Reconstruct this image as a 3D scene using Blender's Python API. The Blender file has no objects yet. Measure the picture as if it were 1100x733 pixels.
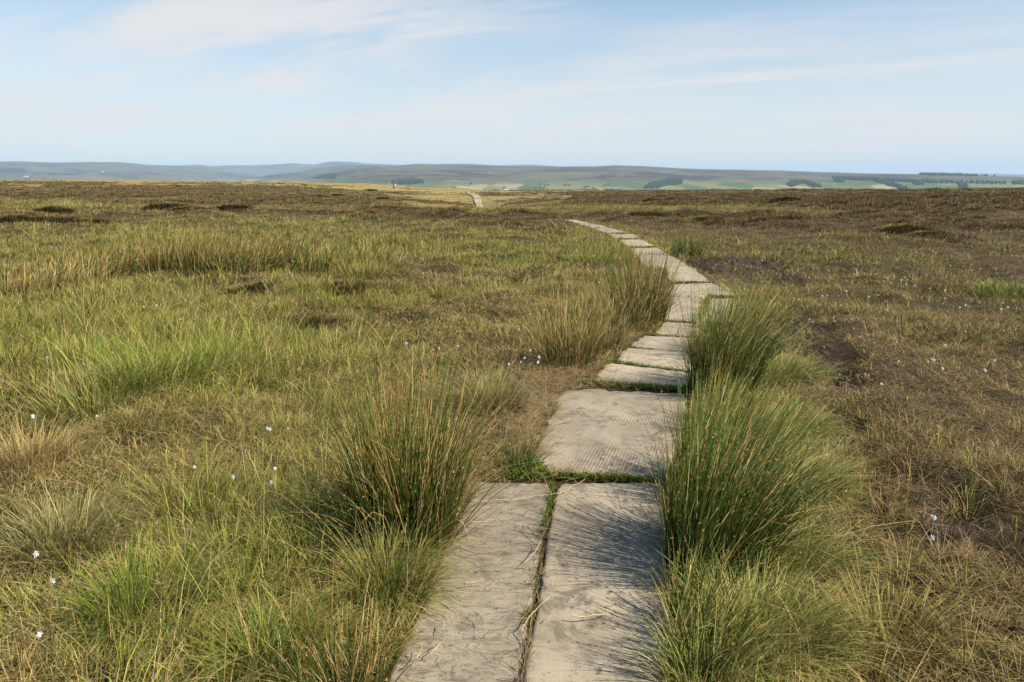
import bpy, math, random
import numpy as np
R = math.radians
rng = np.random.default_rng(7)
random.seed(7)
SC = bpy.context.scene
COL = SC.collection

# ------------------------------------------------------------------ camera numbers
EYE = 1.65
FPX = 800.0
P = math.atan(176.5 / FPX)
CP, SP = math.cos(P), math.sin(P)

def ray(px, py):
    x = (px - 550) / FPX; y = (366.5 - py) / FPX
    return np.array([x, CP + y * SP, -SP + y * CP])

def flat(px, py, z0=0.0):
    d = ray(px, py); t = -(EYE - z0) / d[2]
    return np.array([d[0] * t, d[1] * t, z0])

# ------------------------------------------------------------------ noise
def _hash(ix, iy, seed):
    h = (ix.astype(np.int64) * 374761393 + iy.astype(np.int64) * 668265263 + seed * 982451653) & 0xFFFFFFFF
    h = ((h ^ (h >> 13)) * 1274126177) & 0xFFFFFFFF
    h = h ^ (h >> 16)
    return (h & 0xFFFFFF) / float(0xFFFFFF)

def vnoise(x, y, seed=0):
    ix = np.floor(x); iy = np.floor(y)
    fx = x - ix; fy = y - iy
    fx = fx * fx * (3 - 2 * fx); fy = fy * fy * (3 - 2 * fy)
    a = _hash(ix, iy, seed); b = _hash(ix + 1, iy, seed); c = _hash(ix, iy + 1, seed); d = _hash(ix + 1, iy + 1, seed)
    return (a + (b - a) * fx) * (1 - fy) + (c + (d - c) * fx) * fy

def fbm(x, y, seed=0, o=4, g=0.5):
    s = 0; a = 1; t = 0
    for i in range(o):
        s = s + a * vnoise(x * 2 ** i + 17.3 * i, y * 2 ** i - 9.1 * i, seed + i); t += a; a *= g
    return s / t

def sstep(a, b, x):
    t = np.clip((x - a) / (b - a), 0, 1); return t * t * (3 - 2 * t)

# ------------------------------------------------------------------ the lie of the land
COLS = np.array([-100, 100, 300, 400, 520, 650, 800, 1000, 1200.])
RR = np.array([40, 65, 90, 130, 160, 200, 260, 350, 500, 900.])
TB = np.array([
 [225, 215, 208, 203, 200, 197.5, 195, 194, 193, 204],
 [225, 216, 209, 204, 201, 198.5, 196.5, 194.8, 193.5, 204],
 [225, 218, 212, 206, 203, 201, 198, 196, 195.2, 208],
 [225, 222, 217, 210, 207, 205, 202.5, 199.5, 197.5, 215],
 [226, 228, 224, 214, 209, 206.5, 205, 204.5, 206, 240],
 [226, 221, 215, 210, 207.5, 206, 205, 206.5, 213, 245],
 [226, 220, 214, 209, 206.5, 205.4, 206.5, 209, 216, 250],
 [225, 218, 212, 207, 204.8, 204, 206, 211, 220, 250],
 [225, 217, 210, 205, 203, 202.8, 205, 210, 220, 250.]])
def _tan(py):
    return np.tan(np.arctan((366.5 - py) / FPX) - P)
_lr = np.linspace(math.log(20), math.log(1500), 160)
_sc = np.linspace(-100, 1200, 90)
_G = np.zeros((len(_sc), len(_lr)))
for j in range(len(COLS)):
    pass
_tmp = np.zeros((len(COLS), len(_lr)))
for j in range(len(COLS)):
    cs = math.cos(math.atan((COLS[j] - 550) / 819.2))
    zz = EYE + RR * cs * _tan(TB[j])
    lr = np.concatenate([[math.log(20), math.log(28)], np.log(RR), [math.log(1500)]])
    zv = np.concatenate([[0, 0], zz, [-75]])
    _tmp[j] = np.interp(_lr, lr, zv)
for k in range(len(_lr)):
    _G[:, k] = np.interp(_sc, COLS, _tmp[:, k])
_ker = np.exp(-np.linspace(-2, 2, 5) ** 2 / 2); _ker /= _ker.sum()
_Gp = np.pad(_G, 2, mode='edge')
_Gp = np.apply_along_axis(lambda v: np.convolve(v, _ker, 'valid'), 1, _Gp)
_G = np.apply_along_axis(lambda v: np.convolve(v, _ker, 'valid'), 0, _Gp)

# path centre line (world), from the slab row
PATHP = np.array([[0.02, 1.0], [0.12, 2.2], [0.33, 3.9], [0.72, 4.8], [1.15, 5.9], [1.35, 6.8], [1.75, 8.0], [2.4, 9.6],
                  [2.85, 11.8], [2.95, 14.0], [3.1, 17.0], [3.15, 20.4], [2.85, 23.5], [2.55, 26.5], [2.1, 30.0]])
def path_dist(x, y):
    """unsigned distance and side (+ right) to the path's centre line"""
    best = np.full(np.shape(x), 1e9); side = np.zeros(np.shape(x))
    for a, b in zip(PATHP[:-1], PATHP[1:]):
        d = b - a; L = (d ** 2).sum()
        t = np.clip(((x - a[0]) * d[0] + (y - a[1]) * d[1]) / L, 0, 1)
        ex = x - a[0] - t * d[0]; ey = y - a[1] - t * d[1]
        dd = np.hypot(ex, ey); s = np.sign(ex * d[1] - ey * d[0])
        m = dd < best
        best = np.where(m, dd, best); side = np.where(m, s, side)
    return best, side

# hollows of bare peat: pixel centre, pixel radii
def wblob(px, py, rx, ry):
    c = flat_hit(px, py); d = math.hypot(c[0], c[1])
    a = flat_hit(px, py + ry); b = flat_hit(px, py - ry)
    da, db = math.hypot(a[0], a[1]), min(math.hypot(b[0], b[1]), 700.0)
    return (math.atan2(c[0], c[1]), math.log(d), rx / FPX * 1.0, max(abs(math.log(db / da)) / 2, .01))

def blobval(x, y, bl):
    """soft elliptical spot, long axis along the view from the start of the path"""
    a0, l0, tr, sl = bl[:4]
    q = ((np.log(np.hypot(x, y) + 1e-6) - l0) / sl) ** 2 + ((np.arctan2(x, y) - a0) / tr) ** 2
    return np.exp(-q * 0.9)

def zbase(x, y):
    r = np.hypot(x, y)
    yy = np.maximum(y, 1e-3)
    s = np.clip(np.where(y > 0.05, 550 + 819.2 * x / yy, np.where(x > 0, 1200, -100)), -100, 1200)
    u = np.clip((s + 100) / 1300 * (len(_sc) - 1), 0, len(_sc) - 1.001)
    w = np.clip((np.log(np.maximum(r, 20)) - _lr[0]) / (_lr[-1] - _lr[0]) * (len(_lr) - 1), 0, len(_lr) - 1.001)
    i = u.astype(int); j = w.astype(int); fu = u - i; fw = w - j
    return (_G[i, j] * (1 - fu) + _G[i + 1, j] * fu) * (1 - fw) + (_G[i, j + 1] * (1 - fu) + _G[i + 1, j + 1] * fu) * fw

PEAT = []
HGRID = None
def heath_sum(x, y):
    if HGRID is None: return np.zeros(np.shape(x))
    r = np.hypot(x, y); a = np.degrees(np.arctan2(x, y))
    u = np.clip((a + 46) / 92 * 399, 0, 398.99); w = np.clip((np.log(np.maximum(r, 1)) - .7) / 5.9 * 499, 0, 498.99)
    i = u.astype(int); j = w.astype(int); fu = u - i; fw = w - j; G_ = HGRID
    return (G_[i, j] * (1 - fu) + G_[i + 1, j] * fu) * (1 - fw) + (G_[i, j + 1] * (1 - fu) + G_[i + 1, j + 1] * fu) * fw
def heath(x, y):
    r = np.hypot(x, y)
    nb = fbm(x / 7, y / 7, 59, 3) * .5 + fbm(x / 21, y / 21, 61, 3) * .5
    n1 = fbm(x / 3.2 + 5, y / 3.2, 41, 4)
    h = np.clip(heath_sum(x, y) * .9 + (nb - 0.5) * 3.0 * sstep(10, 40, r) + (n1 - 0.5) * 1.5 - .10, 0, 1.5)
    return sstep(0.50, 0.80, h) * .88
def zt(x, y):
    x = np.asarray(x, float); y = np.asarray(y, float)
    z = zbase(x, y)
    r = np.hypot(x, y)
    pd, sd = path_dist(x, y)
    far_path = np.where(r > 60, 0.0, 1.0)
    pm = np.where(r < 60, sstep(0.75, 1.9, pd), 1.0)
    h = (fbm(x / 0.6, y / 0.6, 3, 2) - 0.5) * 0.19 + (fbm(x / 2.4, y / 2.4, 5, 3) - 0.5) * 0.30
    h = h + (fbm(x / 9, y / 9, 9, 2) - 0.5) * 0.22 * sstep(3, 9, pd)
    h = h + (fbm(x / 22, y / 22, 12, 3) - 0.5) * 0.75 * sstep(45, 90, r)
    z = z + h * pm
    if HGRID is not None:
        hh = heath(x, y)
        md = np.clip(fbm(x / 1.5, y / 1.5, 63, 2) - .34, 0, 1) * 1.5 + np.clip(fbm(x / 4.5, y / 4.5, 67, 2) - .45, 0, 1) * 1.2
        z = z + hh * md * pm * (.25 + .75 * sstep(9, 28, r)) * .30
    for b in PEAT:
        q = blobval(x, y, b)
        z = z - q * pm * (0.07 + 0.15 * fbm(x / 0.22, y / 0.22, 31, 3) - 0.06)
    return z

def hit(px, py, fn=None, t0=1.5, t1=2000.0, n=260):
    """where the line through that point of the photograph meets the ground"""
    fn = fn or zt
    d = ray(px, py); d = d / math.hypot(d[0], d[1])
    t = np.exp(np.linspace(math.log(t0), math.log(t1), n))
    g = EYE + d[2] * t - fn(d[0] * t, d[1] * t)
    k = np.argmax(g < 0)
    if g[k] >= 0: return None
    if k: t = np.linspace(t[k - 1], t[k], 12)
    g = EYE + d[2] * t - fn(d[0] * t, d[1] * t)
    k = np.argmax(g < 0)
    if g[k] >= 0: return None
    a, b = (t[k - 1], t[k]) if k else (t0, t0)
    f = g[k - 1] / (g[k - 1] - g[k]) if k else 0
    tt = a + (b - a) * f
    return np.array([d[0] * tt, d[1] * tt, EYE + d[2] * tt])

def flat_hit(px, py):
    h = hit(px, py, zbase)
    return h if h is not None else np.array([0, 900, 0.])

PEAT[:] = [wblob(*b) for b in [(785, 284, 54, 13), (838, 302, 32, 9), (856, 343, 34, 12), (878, 366, 30, 14), (895, 392, 28, 15), (910, 422, 24, 14), (905, 468, 22, 15), (950, 520, 22, 12),
           (1062, 572, 50, 28), (1010, 545, 30, 18), (1095, 618, 30, 20), (990, 600, 20, 14), (475, 293, 26, 5), (560, 300, 20, 4), (330, 352, 22, 6), (60, 470, 50, 14)]]

# ------------------------------------------------------------------ small helpers
def tag(o, label=None, cat=None, group=None, kind=None):
    if label: o['label'] = label
    if cat: o['category'] = cat
    if group: o['group'] = group
    if kind: o['kind'] = kind
    return o

def mesh_np(name, V, T, C=None, smooth=False, mat=None, quads=False):
    me = bpy.data.meshes.new(name)
    k = 4 if quads else 3
    me.vertices.add(len(V)); me.vertices.foreach_set('co', np.ascontiguousarray(V, np.float32).ravel())
    me.loops.add(len(T) * k); me.loops.foreach_set('vertex_index', np.ascontiguousarray(T, np.int32).ravel())
    me.polygons.add(len(T)); me.polygons.foreach_set('loop_start', np.arange(0, len(T) * k, k, dtype=np.int32))
    if smooth: me.polygons.foreach_set('use_smooth', np.ones(len(T), bool))
    if C is not None:
        a = me.attributes.new('col', 'FLOAT_COLOR', 'POINT')
        cc = np.ones((len(V), 4), np.float32); cc[:, :3] = C
        a.data.foreach_set('color', cc.ravel())
    me.update(calc_edges=True)
    if mat: me.materials.append(mat)
    return me

def link(name, me, parent=None, loc=(0, 0, 0), rz=0.0, sc=1.0):
    o = bpy.data.objects.new(name, me); COL.objects.link(o)
    if parent is not None: o.parent = parent
    o.location = loc; o.rotation_euler = (0, 0, rz); o.scale = (sc, sc, sc)
    return o

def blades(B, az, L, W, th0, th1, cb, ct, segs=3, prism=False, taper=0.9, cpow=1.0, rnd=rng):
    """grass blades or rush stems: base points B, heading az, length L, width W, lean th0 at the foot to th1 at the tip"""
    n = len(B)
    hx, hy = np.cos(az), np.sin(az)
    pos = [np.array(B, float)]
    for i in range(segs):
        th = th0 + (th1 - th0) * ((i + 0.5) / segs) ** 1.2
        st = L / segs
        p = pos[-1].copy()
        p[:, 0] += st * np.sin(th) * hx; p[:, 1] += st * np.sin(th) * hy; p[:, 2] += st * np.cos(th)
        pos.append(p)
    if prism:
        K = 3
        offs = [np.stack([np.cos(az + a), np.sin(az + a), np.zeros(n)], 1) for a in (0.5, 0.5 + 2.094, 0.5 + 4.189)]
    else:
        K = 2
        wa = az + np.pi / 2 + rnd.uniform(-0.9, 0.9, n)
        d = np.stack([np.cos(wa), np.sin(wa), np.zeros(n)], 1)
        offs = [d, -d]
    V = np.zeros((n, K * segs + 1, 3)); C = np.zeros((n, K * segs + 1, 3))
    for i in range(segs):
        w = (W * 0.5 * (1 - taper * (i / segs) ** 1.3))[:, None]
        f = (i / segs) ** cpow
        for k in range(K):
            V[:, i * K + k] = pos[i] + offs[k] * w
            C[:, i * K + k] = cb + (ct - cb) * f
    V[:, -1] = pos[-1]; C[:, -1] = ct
    tr = []
    for i in range(segs - 1):
        for k in range(K if prism else 1):
            a, b = i * K + k, i * K + (k + 1) % K
            c, e = a + K, b + K
            tr += [(a, b, e), (a, e, c)]
    a0 = (segs - 1) * K
    for k in range(K if prism else 1):
        tr.append((a0 + k, a0 + (k + 1) % K, K * segs))
    tr = np.array(tr)
    M = K * segs + 1
    T = (np.arange(n)[:, None, None] * M + tr[None]).reshape(-1, 3)
    return V.reshape(-1, 3), T, C.reshape(-1, 3)

def merge(parts):
    V = []; T = []; C = []; o = 0
    for v, t, c in parts:
        V.append(v); T.append(t + o); C.append(c); o += len(v)
    return np.concatenate(V), np.concatenate(T), np.concatenate(C)

def mix(a, b, f):
    return a + (b - a) * f[:, None]

# ------------------------------------------------------------------ materials
def nodes(m):
    m.use_nodes = True; nt = m.node_tree; nt.nodes.clear(); return nt
def N(nt, t, **k):
    n = nt.nodes.new(t)
    for a, b in k.items(): setattr(n, a, b)
    return n
def mixrgb(nt, f, a, b, mode='MIX'):
    n = N(nt, 'ShaderNodeMix', data_type='RGBA', blend_type=mode)
    for s, v in ((0, f), (6, a), (7, b)):
        if isinstance(v, (int, float)): n.inputs[s].default_value = v
        elif isinstance(v, tuple): n.inputs[s].default_value = (*v, 1)
        else: nt.links.new(v, n.inputs[s])
    return n.outputs[2]
def noise(nt, vec, scale, detail=4, rough=0.55, dist=0.0):
    n = N(nt, 'ShaderNodeTexNoise'); n.inputs['Scale'].default_value = scale; n.inputs['Detail'].default_value = detail
    n.inputs['Roughness'].default_value = rough; n.inputs['Distortion'].default_value = dist
    nt.links.new(vec, n.inputs['Vector']); return n.outputs[0]
def ramp(nt, v, a, b):
    n = N(nt, 'ShaderNodeMapRange', interpolation_type='SMOOTHSTEP'); nt.links.new(v, n.inputs[0])
    n.inputs[1].default_value = a; n.inputs[2].default_value = b; return n.outputs[0]

def leaf_mat(name, trans=0.3, rough=0.45, spec=0.25):
    m = bpy.data.materials.new(name); nt = nodes(m)
    a = N(nt, 'ShaderNodeAttribute', attribute_name='col')
    p = N(nt, 'ShaderNodeBsdfPrincipled'); p.inputs['Roughness'].default_value = rough
    p.inputs['Specular IOR Level'].default_value = spec
    t = N(nt, 'ShaderNodeBsdfTranslucent'); mx = N(nt, 'ShaderNodeMixShader'); mx.inputs[0].default_value = trans
    o = N(nt, 'ShaderNodeOutputMaterial')
    nt.links.new(a.outputs['Color'], p.inputs['Base Color']); nt.links.new(a.outputs['Color'], t.inputs['Color'])
    nt.links.new(p.outputs[0], mx.inputs[1]); nt.links.new(t.outputs[0], mx.inputs[2]); nt.links.new(mx.outputs[0], o.inputs[0])
    return m
M_grass = leaf_mat('grass_blades', 0.2, 0.55, 0.1)
M_rush = leaf_mat('rush_stems', 0.06, 0.4, 0.22)
M_dry = leaf_mat('dry_stems', 0.15, 0.6, 0.15)
M_heath = leaf_mat('heather_twigs', 0.1, 0.75, 0.08)

def plain(name, col, rough=0.8, bump=0.0, scale=20, var=0.25):
    m = bpy.data.materials.new(name); nt = nodes(m)
    tc = N(nt, 'ShaderNodeTexCoord'); p = N(nt, 'ShaderNodeBsdfPrincipled'); p.inputs['Roughness'].default_value = rough
    n = noise(nt, tc.outputs['Object'], scale, 4)
    c = mixrgb(nt, n, tuple(x * (1 - var) for x in col), tuple(min(1, x * (1 + var)) for x in col))
    nt.links.new(c, p.inputs['Base Color'])
    if bump:
        b = N(nt, 'ShaderNodeBump'); b.inputs['Strength'].default_value = bump; b.inputs['Distance'].default_value = 0.02
        nt.links.new(n, b.inputs['Height']); nt.links.new(b.outputs[0], p.inputs['Normal'])
    o = N(nt, 'ShaderNodeOutputMaterial'); nt.links.new(p.outputs[0], o.inputs[0]); return m

def stone_mat(name, ribs=False, dark=0.0):
    m = bpy.data.materials.new(name); nt = nodes(m); L = nt.links
    tc = N(nt, 'ShaderNodeTexCoord'); oi = N(nt, 'ShaderNodeObjectInfo')
    ad = N(nt, 'ShaderNodeVectorMath', operation='ADD'); sc = N(nt, 'ShaderNodeMath', operation='MULTIPLY'); sc.inputs[1].default_value = 31.7
    L.new(oi.outputs['Random'], sc.inputs[0]); L.new(tc.outputs['Object'], ad.inputs[0]); L.new(sc.outputs[0], ad.inputs[1])
    v = ad.outputs[0]
    big = noise(nt, v, 2.2, 4, 0.6, 0.6); mid = noise(nt, v, 9, 6, 0.65); fine = noise(nt, v, 140, 3, 0.7)
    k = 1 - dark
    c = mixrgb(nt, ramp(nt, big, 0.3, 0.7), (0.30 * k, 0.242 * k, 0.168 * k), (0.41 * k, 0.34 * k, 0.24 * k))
    c = mixrgb(nt, ramp(nt, mid, 0.48, 0.70), c, (0.215 * k, 0.175 * k, 0.125 * k))
    c = mixrgb(nt, ramp(nt, noise(nt, v, 3.6, 5, .7, 1.2), .56, .66), c, (0.20 * k, 0.165 * k, 0.115 * k))
    c = mixrgb(nt, ramp(nt, noise(nt, v, 26, 5, 0.7, 0.4), 0.57, 0.68), c, (0.14 * k, 0.135 * k, 0.105 * k))
    c = mixrgb(nt, ramp(nt, noise(nt, v, 17, 3, 0.6, 1.0), 0.68, 0.76), c, (0.46, 0.44, 0.39))
    f = N(nt, 'ShaderNodeMath', operation='MULTIPLY_ADD'); L.new(fine, f.inputs[0]); f.inputs[1].default_value = 0.5; f.inputs[2].default_value = 0.74
    c = mixrgb(nt, 1.0, c, f.outputs[0], 'MULTIPLY')
    rr = N(nt, 'ShaderNodeMath', operation='MULTIPLY_ADD'); L.new(oi.outputs['Random'], rr.inputs[0]); rr.inputs[1].default_value = 0.36; rr.inputs[2].default_value = 0.84
    c = mixrgb(nt, 1.0, c, rr.outputs[0], 'MULTIPLY')
    p = N(nt, 'ShaderNodeBsdfPrincipled'); p.inputs['Roughness'].default_value = 0.85; p.inputs['Specular IOR Level'].default_value = 0.3
    L.new(c, p.inputs['Base Color'])
    # flaking layers and scratches
    mp = N(nt, 'ShaderNodeMapping'); mp.inputs['Rotation'].default_value = (0, 0, 0.7); mp.inputs['Scale'].default_value = (1, 3.2, 1); L.new(v, mp.inputs[0])
    flake = ramp(nt, noise(nt, mp.outputs[0], 7.5, 6, 0.62, 1.2), 0.46, 0.54)
    pits = noise(nt, mp.outputs[0], 26, 5, 0.7, 0.6)
    b1 = N(nt, 'ShaderNodeBump'); b1.inputs['Strength'].default_value = 0.7 if dark else 0.12; b1.inputs['Distance'].default_value = 0.006; L.new(flake, b1.inputs['Height'])
    b2 = N(nt, 'ShaderNodeBump'); b2.inputs['Strength'].default_value = 0.6 if dark else 0.12; b2.inputs['Distance'].default_value = 0.005; L.new(pits, b2.inputs['Height']); L.new(b1.outputs[0], b2.inputs['Normal'])
    b3 = N(nt, 'ShaderNodeBump'); b3.inputs['Strength'].default_value = 0.5; b3.inputs['Distance'].default_value = 0.003; L.new(fine, b3.inputs['Height']); L.new(b2.outputs[0], b3.inputs['Normal'])
    out = b3.outputs[0]
    if ribs:
        m2 = N(nt, 'ShaderNodeMapping'); m2.inputs['Rotation'].default_value = (0, 0, 0.30); L.new(tc.outputs['Object'], m2.inputs[0])
        w = N(nt, 'ShaderNodeTexWave', wave_type='BANDS', bands_direction='X'); w.inputs['Scale'].default_value = 15.5
        w.inputs['Distortion'].default_value = 0.3; w.inputs['Detail'].default_value = 0; w.inputs['Detail Scale'].default_value = 1.5
        L.new(m2.outputs[0], w.inputs[0])
        fade = ramp(nt, noise(nt, tc.outputs['Object'], 2.0, 3), 0.62, 0.38)
        mm = N(nt, 'ShaderNodeMath', operation='MULTIPLY'); L.new(w.outputs[1], mm.inputs[0]); L.new(fade, mm.inputs[1])
        b4 = N(nt, 'ShaderNodeBump'); b4.inputs['Strength'].default_value = 0.6; b4.inputs['Distance'].default_value = 0.003
        L.new(mm.outputs[0], b4.inputs['Height']); L.new(out, b4.inputs['Normal']); out = b4.outputs[0]
    L.new(out, p.inputs['Normal'])
    o = N(nt, 'ShaderNodeOutputMaterial'); L.new(p.outputs[0], o.inputs[0]); return m
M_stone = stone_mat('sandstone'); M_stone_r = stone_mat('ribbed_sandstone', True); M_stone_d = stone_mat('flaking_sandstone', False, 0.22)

# ------------------------------------------------------------------ what grows where
HEATH = [wblob(*b[:4]) + (b[4],) for b in [
 (100, 201, 240, 5, .9), (70, 211, 150, 6, .7), (185, 222, 80, 5, .8), (20, 238, 40, 5, 1.), (300, 212, 110, 5, .6), (300, 222, 70, 5, .9), (250, 204, 170, 5, .7),
 (60, 236, 60, 6, .9), (390, 212, 60, 4, .7), (180, 235, 60, 5, .5), (500, 236, 110, 7, .85), (560, 246, 70, 8, .8), (430, 232, 60, 5, .8), (330, 230, 50, 5, .4),
 (620, 258, 50, 10, .6), (470, 268, 60, 8, .35), (400, 222, 60, 5, .6), (640, 207, 80, 2.5, .7), (720, 217, 70, 3.5, 1.2), (830, 216, 110, 4, 1.1), (980, 219, 90, 4, 1.0), (760, 207, 160, 2.4, 1.0),
 (1000, 207, 150, 4, 1.4), (1080, 205, 90, 4, 1.4), (1060, 214, 50, 3, .8), (680, 232, 90, 5, 1.1), (620, 228, 60, 3, .6), (780, 241, 100, 7, .8), (900, 238, 100, 6, .5), (960, 252, 100, 8, .75), (1080, 245, 80, 8, .7),
 (840, 262, 50, 6, .4), (290, 314, 45, 6, .8), (370, 312, 35, 8, .7), (330, 350, 30, 8, .7), (440, 345, 80, 16, .9), (480, 292, 70, 9, 1.0), (530, 330, 55, 16, .85), (600, 300, 40, 8, .7), (60, 480, 60, 16, .75), (980, 340, 70, 12, .6), (1040, 430, 70, 25, .6), (960, 500, 50, 30, .55), (1040, 265, 60, 8, .6)]]
_a, _l = np.meshgrid(np.radians(np.linspace(-46, 46, 400)), np.linspace(.7, 6.6, 500), indexing='ij')
_x, _y = np.sin(_a) * np.exp(_l), np.cos(_a) * np.exp(_l)
_H = sum(b[4] * blobval(_x, _y, b) for b in HEATH)
GREEN = [wblob(*b[:4]) + (b[4],) for b in [
 (170, 370, 130, 55, 1.), (60, 330, 90, 30, .6), (330, 330, 110, 20, .4), (250, 300, 150, 18, .5), (560, 275, 90, 12, .7), (400, 275, 90, 10, .6), (240, 600, 200, 70, .45), (80, 560, 120, 50, .35),
 (1090, 315, 40, 10, 1.), (960, 275, 130, 13, .65), (820, 270, 70, 10, .7), (40, 222, 60, 4, .7), (740, 225, 120, 4, .5), (360, 245, 150, 12, .35), (100, 250, 120, 12, .4), (1000, 330, 100, 15, .3), (640, 245, 40, 5, .5)]]
STRAW = [wblob(*b[:4]) + (b[4],) for b in [
 (60, 440, 90, 25, .7), (150, 460, 60, 20, .5), (470, 218, 150, 9, .8), (330, 198, 240, 2.2, 1.5), (600, 213, 170, 6, .9), (800, 226, 160, 4, .7), (850, 211, 200, 2.5, .7), (960, 213, 140, 2.5, .7), (30, 260, 90, 15, .3),
 (450, 208, 80, 5, .8), (250, 250, 170, 10, .35), (900, 300, 150, 20, .25), (620, 415, 60, 30, .7)]]
LITB = [wblob(*b) for b in [(592, 415, 32, 24), (574, 455, 22, 28), (508, 548, 20, 34), (476, 640, 18, 26), (665, 370, 30, 8)]]
PALE = [wblob(*b[:4]) + (b[4],) for b in [(845, 500, 30, 50, .8), (825, 640, 50, 80, .9), (830, 400, 30, 40, .8)]]

def zones(x, y):
    r = np.hypot(x, y)
    pd, sd = path_dist(x, y)
    right = sstep(0.3, 2.2, pd * sd) * (1 - sstep(14, 40, r)) * sstep(-0.5, 0.5, sd * pd)
    n1 = fbm(x / 3.2 + 5, y / 3.2, 41, 4); n2 = fbm(x / 1.1, y / 1.1 + 3, 47, 3); n3 = fbm(x / 14, y / 14, 53, 4)
    h = heath(x, y)
    g = sum(b[4] * blobval(x, y, b) for b in GREEN)
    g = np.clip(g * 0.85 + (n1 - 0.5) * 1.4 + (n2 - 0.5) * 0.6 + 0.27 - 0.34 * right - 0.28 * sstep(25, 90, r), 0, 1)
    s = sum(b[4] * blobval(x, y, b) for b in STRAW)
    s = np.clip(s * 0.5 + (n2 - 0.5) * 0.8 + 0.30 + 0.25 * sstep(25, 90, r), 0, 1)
    pl = np.clip(sum(b[4] * blobval(x, y, b) for b in PALE), 0, 1)
    pt = np.clip(sum(blobval(x, y, b) for b in PEAT), 0, 1)
    pt = np.where(pt + (n2 - 0.5) * 0.6 > 0.5, 1.0, 0.0)
    lit = np.clip(sum(blobval(x, y, b) for b in LITB), 0, 1)
    return dict(r=r, pd=pd, sd=sd, right=right, h=h, g=g, s=s, pl=pl, pt=pt, lit=lit, n1=n1, n2=n2)

HGRID = _H
c3 = lambda *a: np.array(a, float)
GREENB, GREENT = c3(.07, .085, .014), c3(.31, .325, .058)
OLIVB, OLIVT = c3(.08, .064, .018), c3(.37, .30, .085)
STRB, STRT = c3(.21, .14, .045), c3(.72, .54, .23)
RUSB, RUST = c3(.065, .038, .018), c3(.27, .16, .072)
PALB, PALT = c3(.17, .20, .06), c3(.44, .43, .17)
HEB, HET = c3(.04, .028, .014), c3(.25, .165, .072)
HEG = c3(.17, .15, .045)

# ------------------------------------------------------------------ the slabs
SLABS = []   # (quad world xy, name bits)
def inpoly(x, y, q):
    ins = np.zeros(np.shape(x), bool); n = len(q)
    for i in range(n):
        x1, y1 = q[i]; x2, y2 = q[(i + 1) % n]
        c = ((y1 > y) != (y2 > y)) & (x < (x2 - x1) * (y - y1) / (y2 - y1 + 1e-12) + x1)
        ins ^= c
    return ins

def make_slab(quad, label, mat, seed, z=0.035, group=None, ground=None, thick=0.11, rough=1.0):
    """quad: TL TR BR BL in world xy"""
    q = np.array(quad, float)[:, :2]
    c = q.mean(0)
    e = [0, .004, .012, .03]
    t = np.array(e + list(np.linspace(.05, .95, 44)) + [1 - a for a in e[::-1]])
    n = len(t)
    U, Vv = np.meshgrid(t, t, indexing='ij')
    def wob(s, k):
        return (fbm(s * 6.0 + 3 * k, s * 0 + seed * 1.7, 71 + k, 5, .65) - 0.5) * 0.15 * rough
    # bilinear, with broken edges
    U2 = U + wob(Vv, 1) * (1 - U) + wob(Vv, 2) * U
    V2 = Vv + wob(U, 3) * (1 - Vv) * .7 + wob(U, 4) * Vv * .7
    # chipped corners
    cu = np.minimum(U, 1 - U); cv = np.minimum(Vv, 1 - Vv)
    k = sstep(.05, 0, np.hypot(cu, cv))
    U2 = U2 + (0.5 - U2) * k * .055; V2 = V2 + (0.5 - V2) * k * .055
    tl, tr, br, bl = q
    X = (tl[0] * (1 - U2) + tr[0] * U2) * V2 + (bl[0] * (1 - U2) + br[0] * U2) * (1 - V2)
    Y = (tl[1] * (1 - U2) + tr[1] * U2) * V2 + (bl[1] * (1 - U2) + br[1] * U2) * (1 - V2)
    dist = np.minimum(np.minimum(U, 1 - U), np.minimum(Vv, 1 - Vv))
    rs = np.random.default_rng(seed)
    tx, ty = rs.uniform(-.010, .010, 2)
    g = z if ground is None else ground(X, Y) + z
    Z = g + (fbm(X / .35, Y / .35, 80 + seed, 4) - .5) * .018 + (U - .5) * tx + (Vv - .5) * ty - 0.007 * sstep(.016, 0, dist)
    top = np.stack([X - c[0], Y - c[1], Z], -1)
    idx = np.arange(n * n).reshape(n, n)
    F = np.stack([idx[:-1, :-1], idx[1:, :-1], idx[1:, 1:], idx[:-1, 1:]], -1).reshape(-1, 4)
    ring = np.concatenate([idx[:, 0], idx[-1, 1:], idx[-2::-1, -1], idx[0, -2:0:-1]])
    tv = top.reshape(-1, 3)
    low = tv[ring].copy(); low[:, 2] -= thick; low[:, :2] *= 0.99
    m = len(ring); o = n * n
    a = ring; b = np.roll(ring, -1); ai = o + np.arange(m); bi = o + np.roll(np.arange(m), -1)
    S = np.stack([a, ai, bi, b], -1)
    zc = float(tv[:, 2].mean())
    V = np.concatenate([tv, low]); V[:, 2] -= zc
    me = mesh_np('stone_slab', V, np.concatenate([F, S]), None, True, mat, True)
    ob = link('stone_slab', me, None, (c[0], c[1], zc))
    tag(ob, label, 'paving slab', group or 'stone slabs of the moorland path')
    SLABS.append(q)
    return ob

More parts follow.
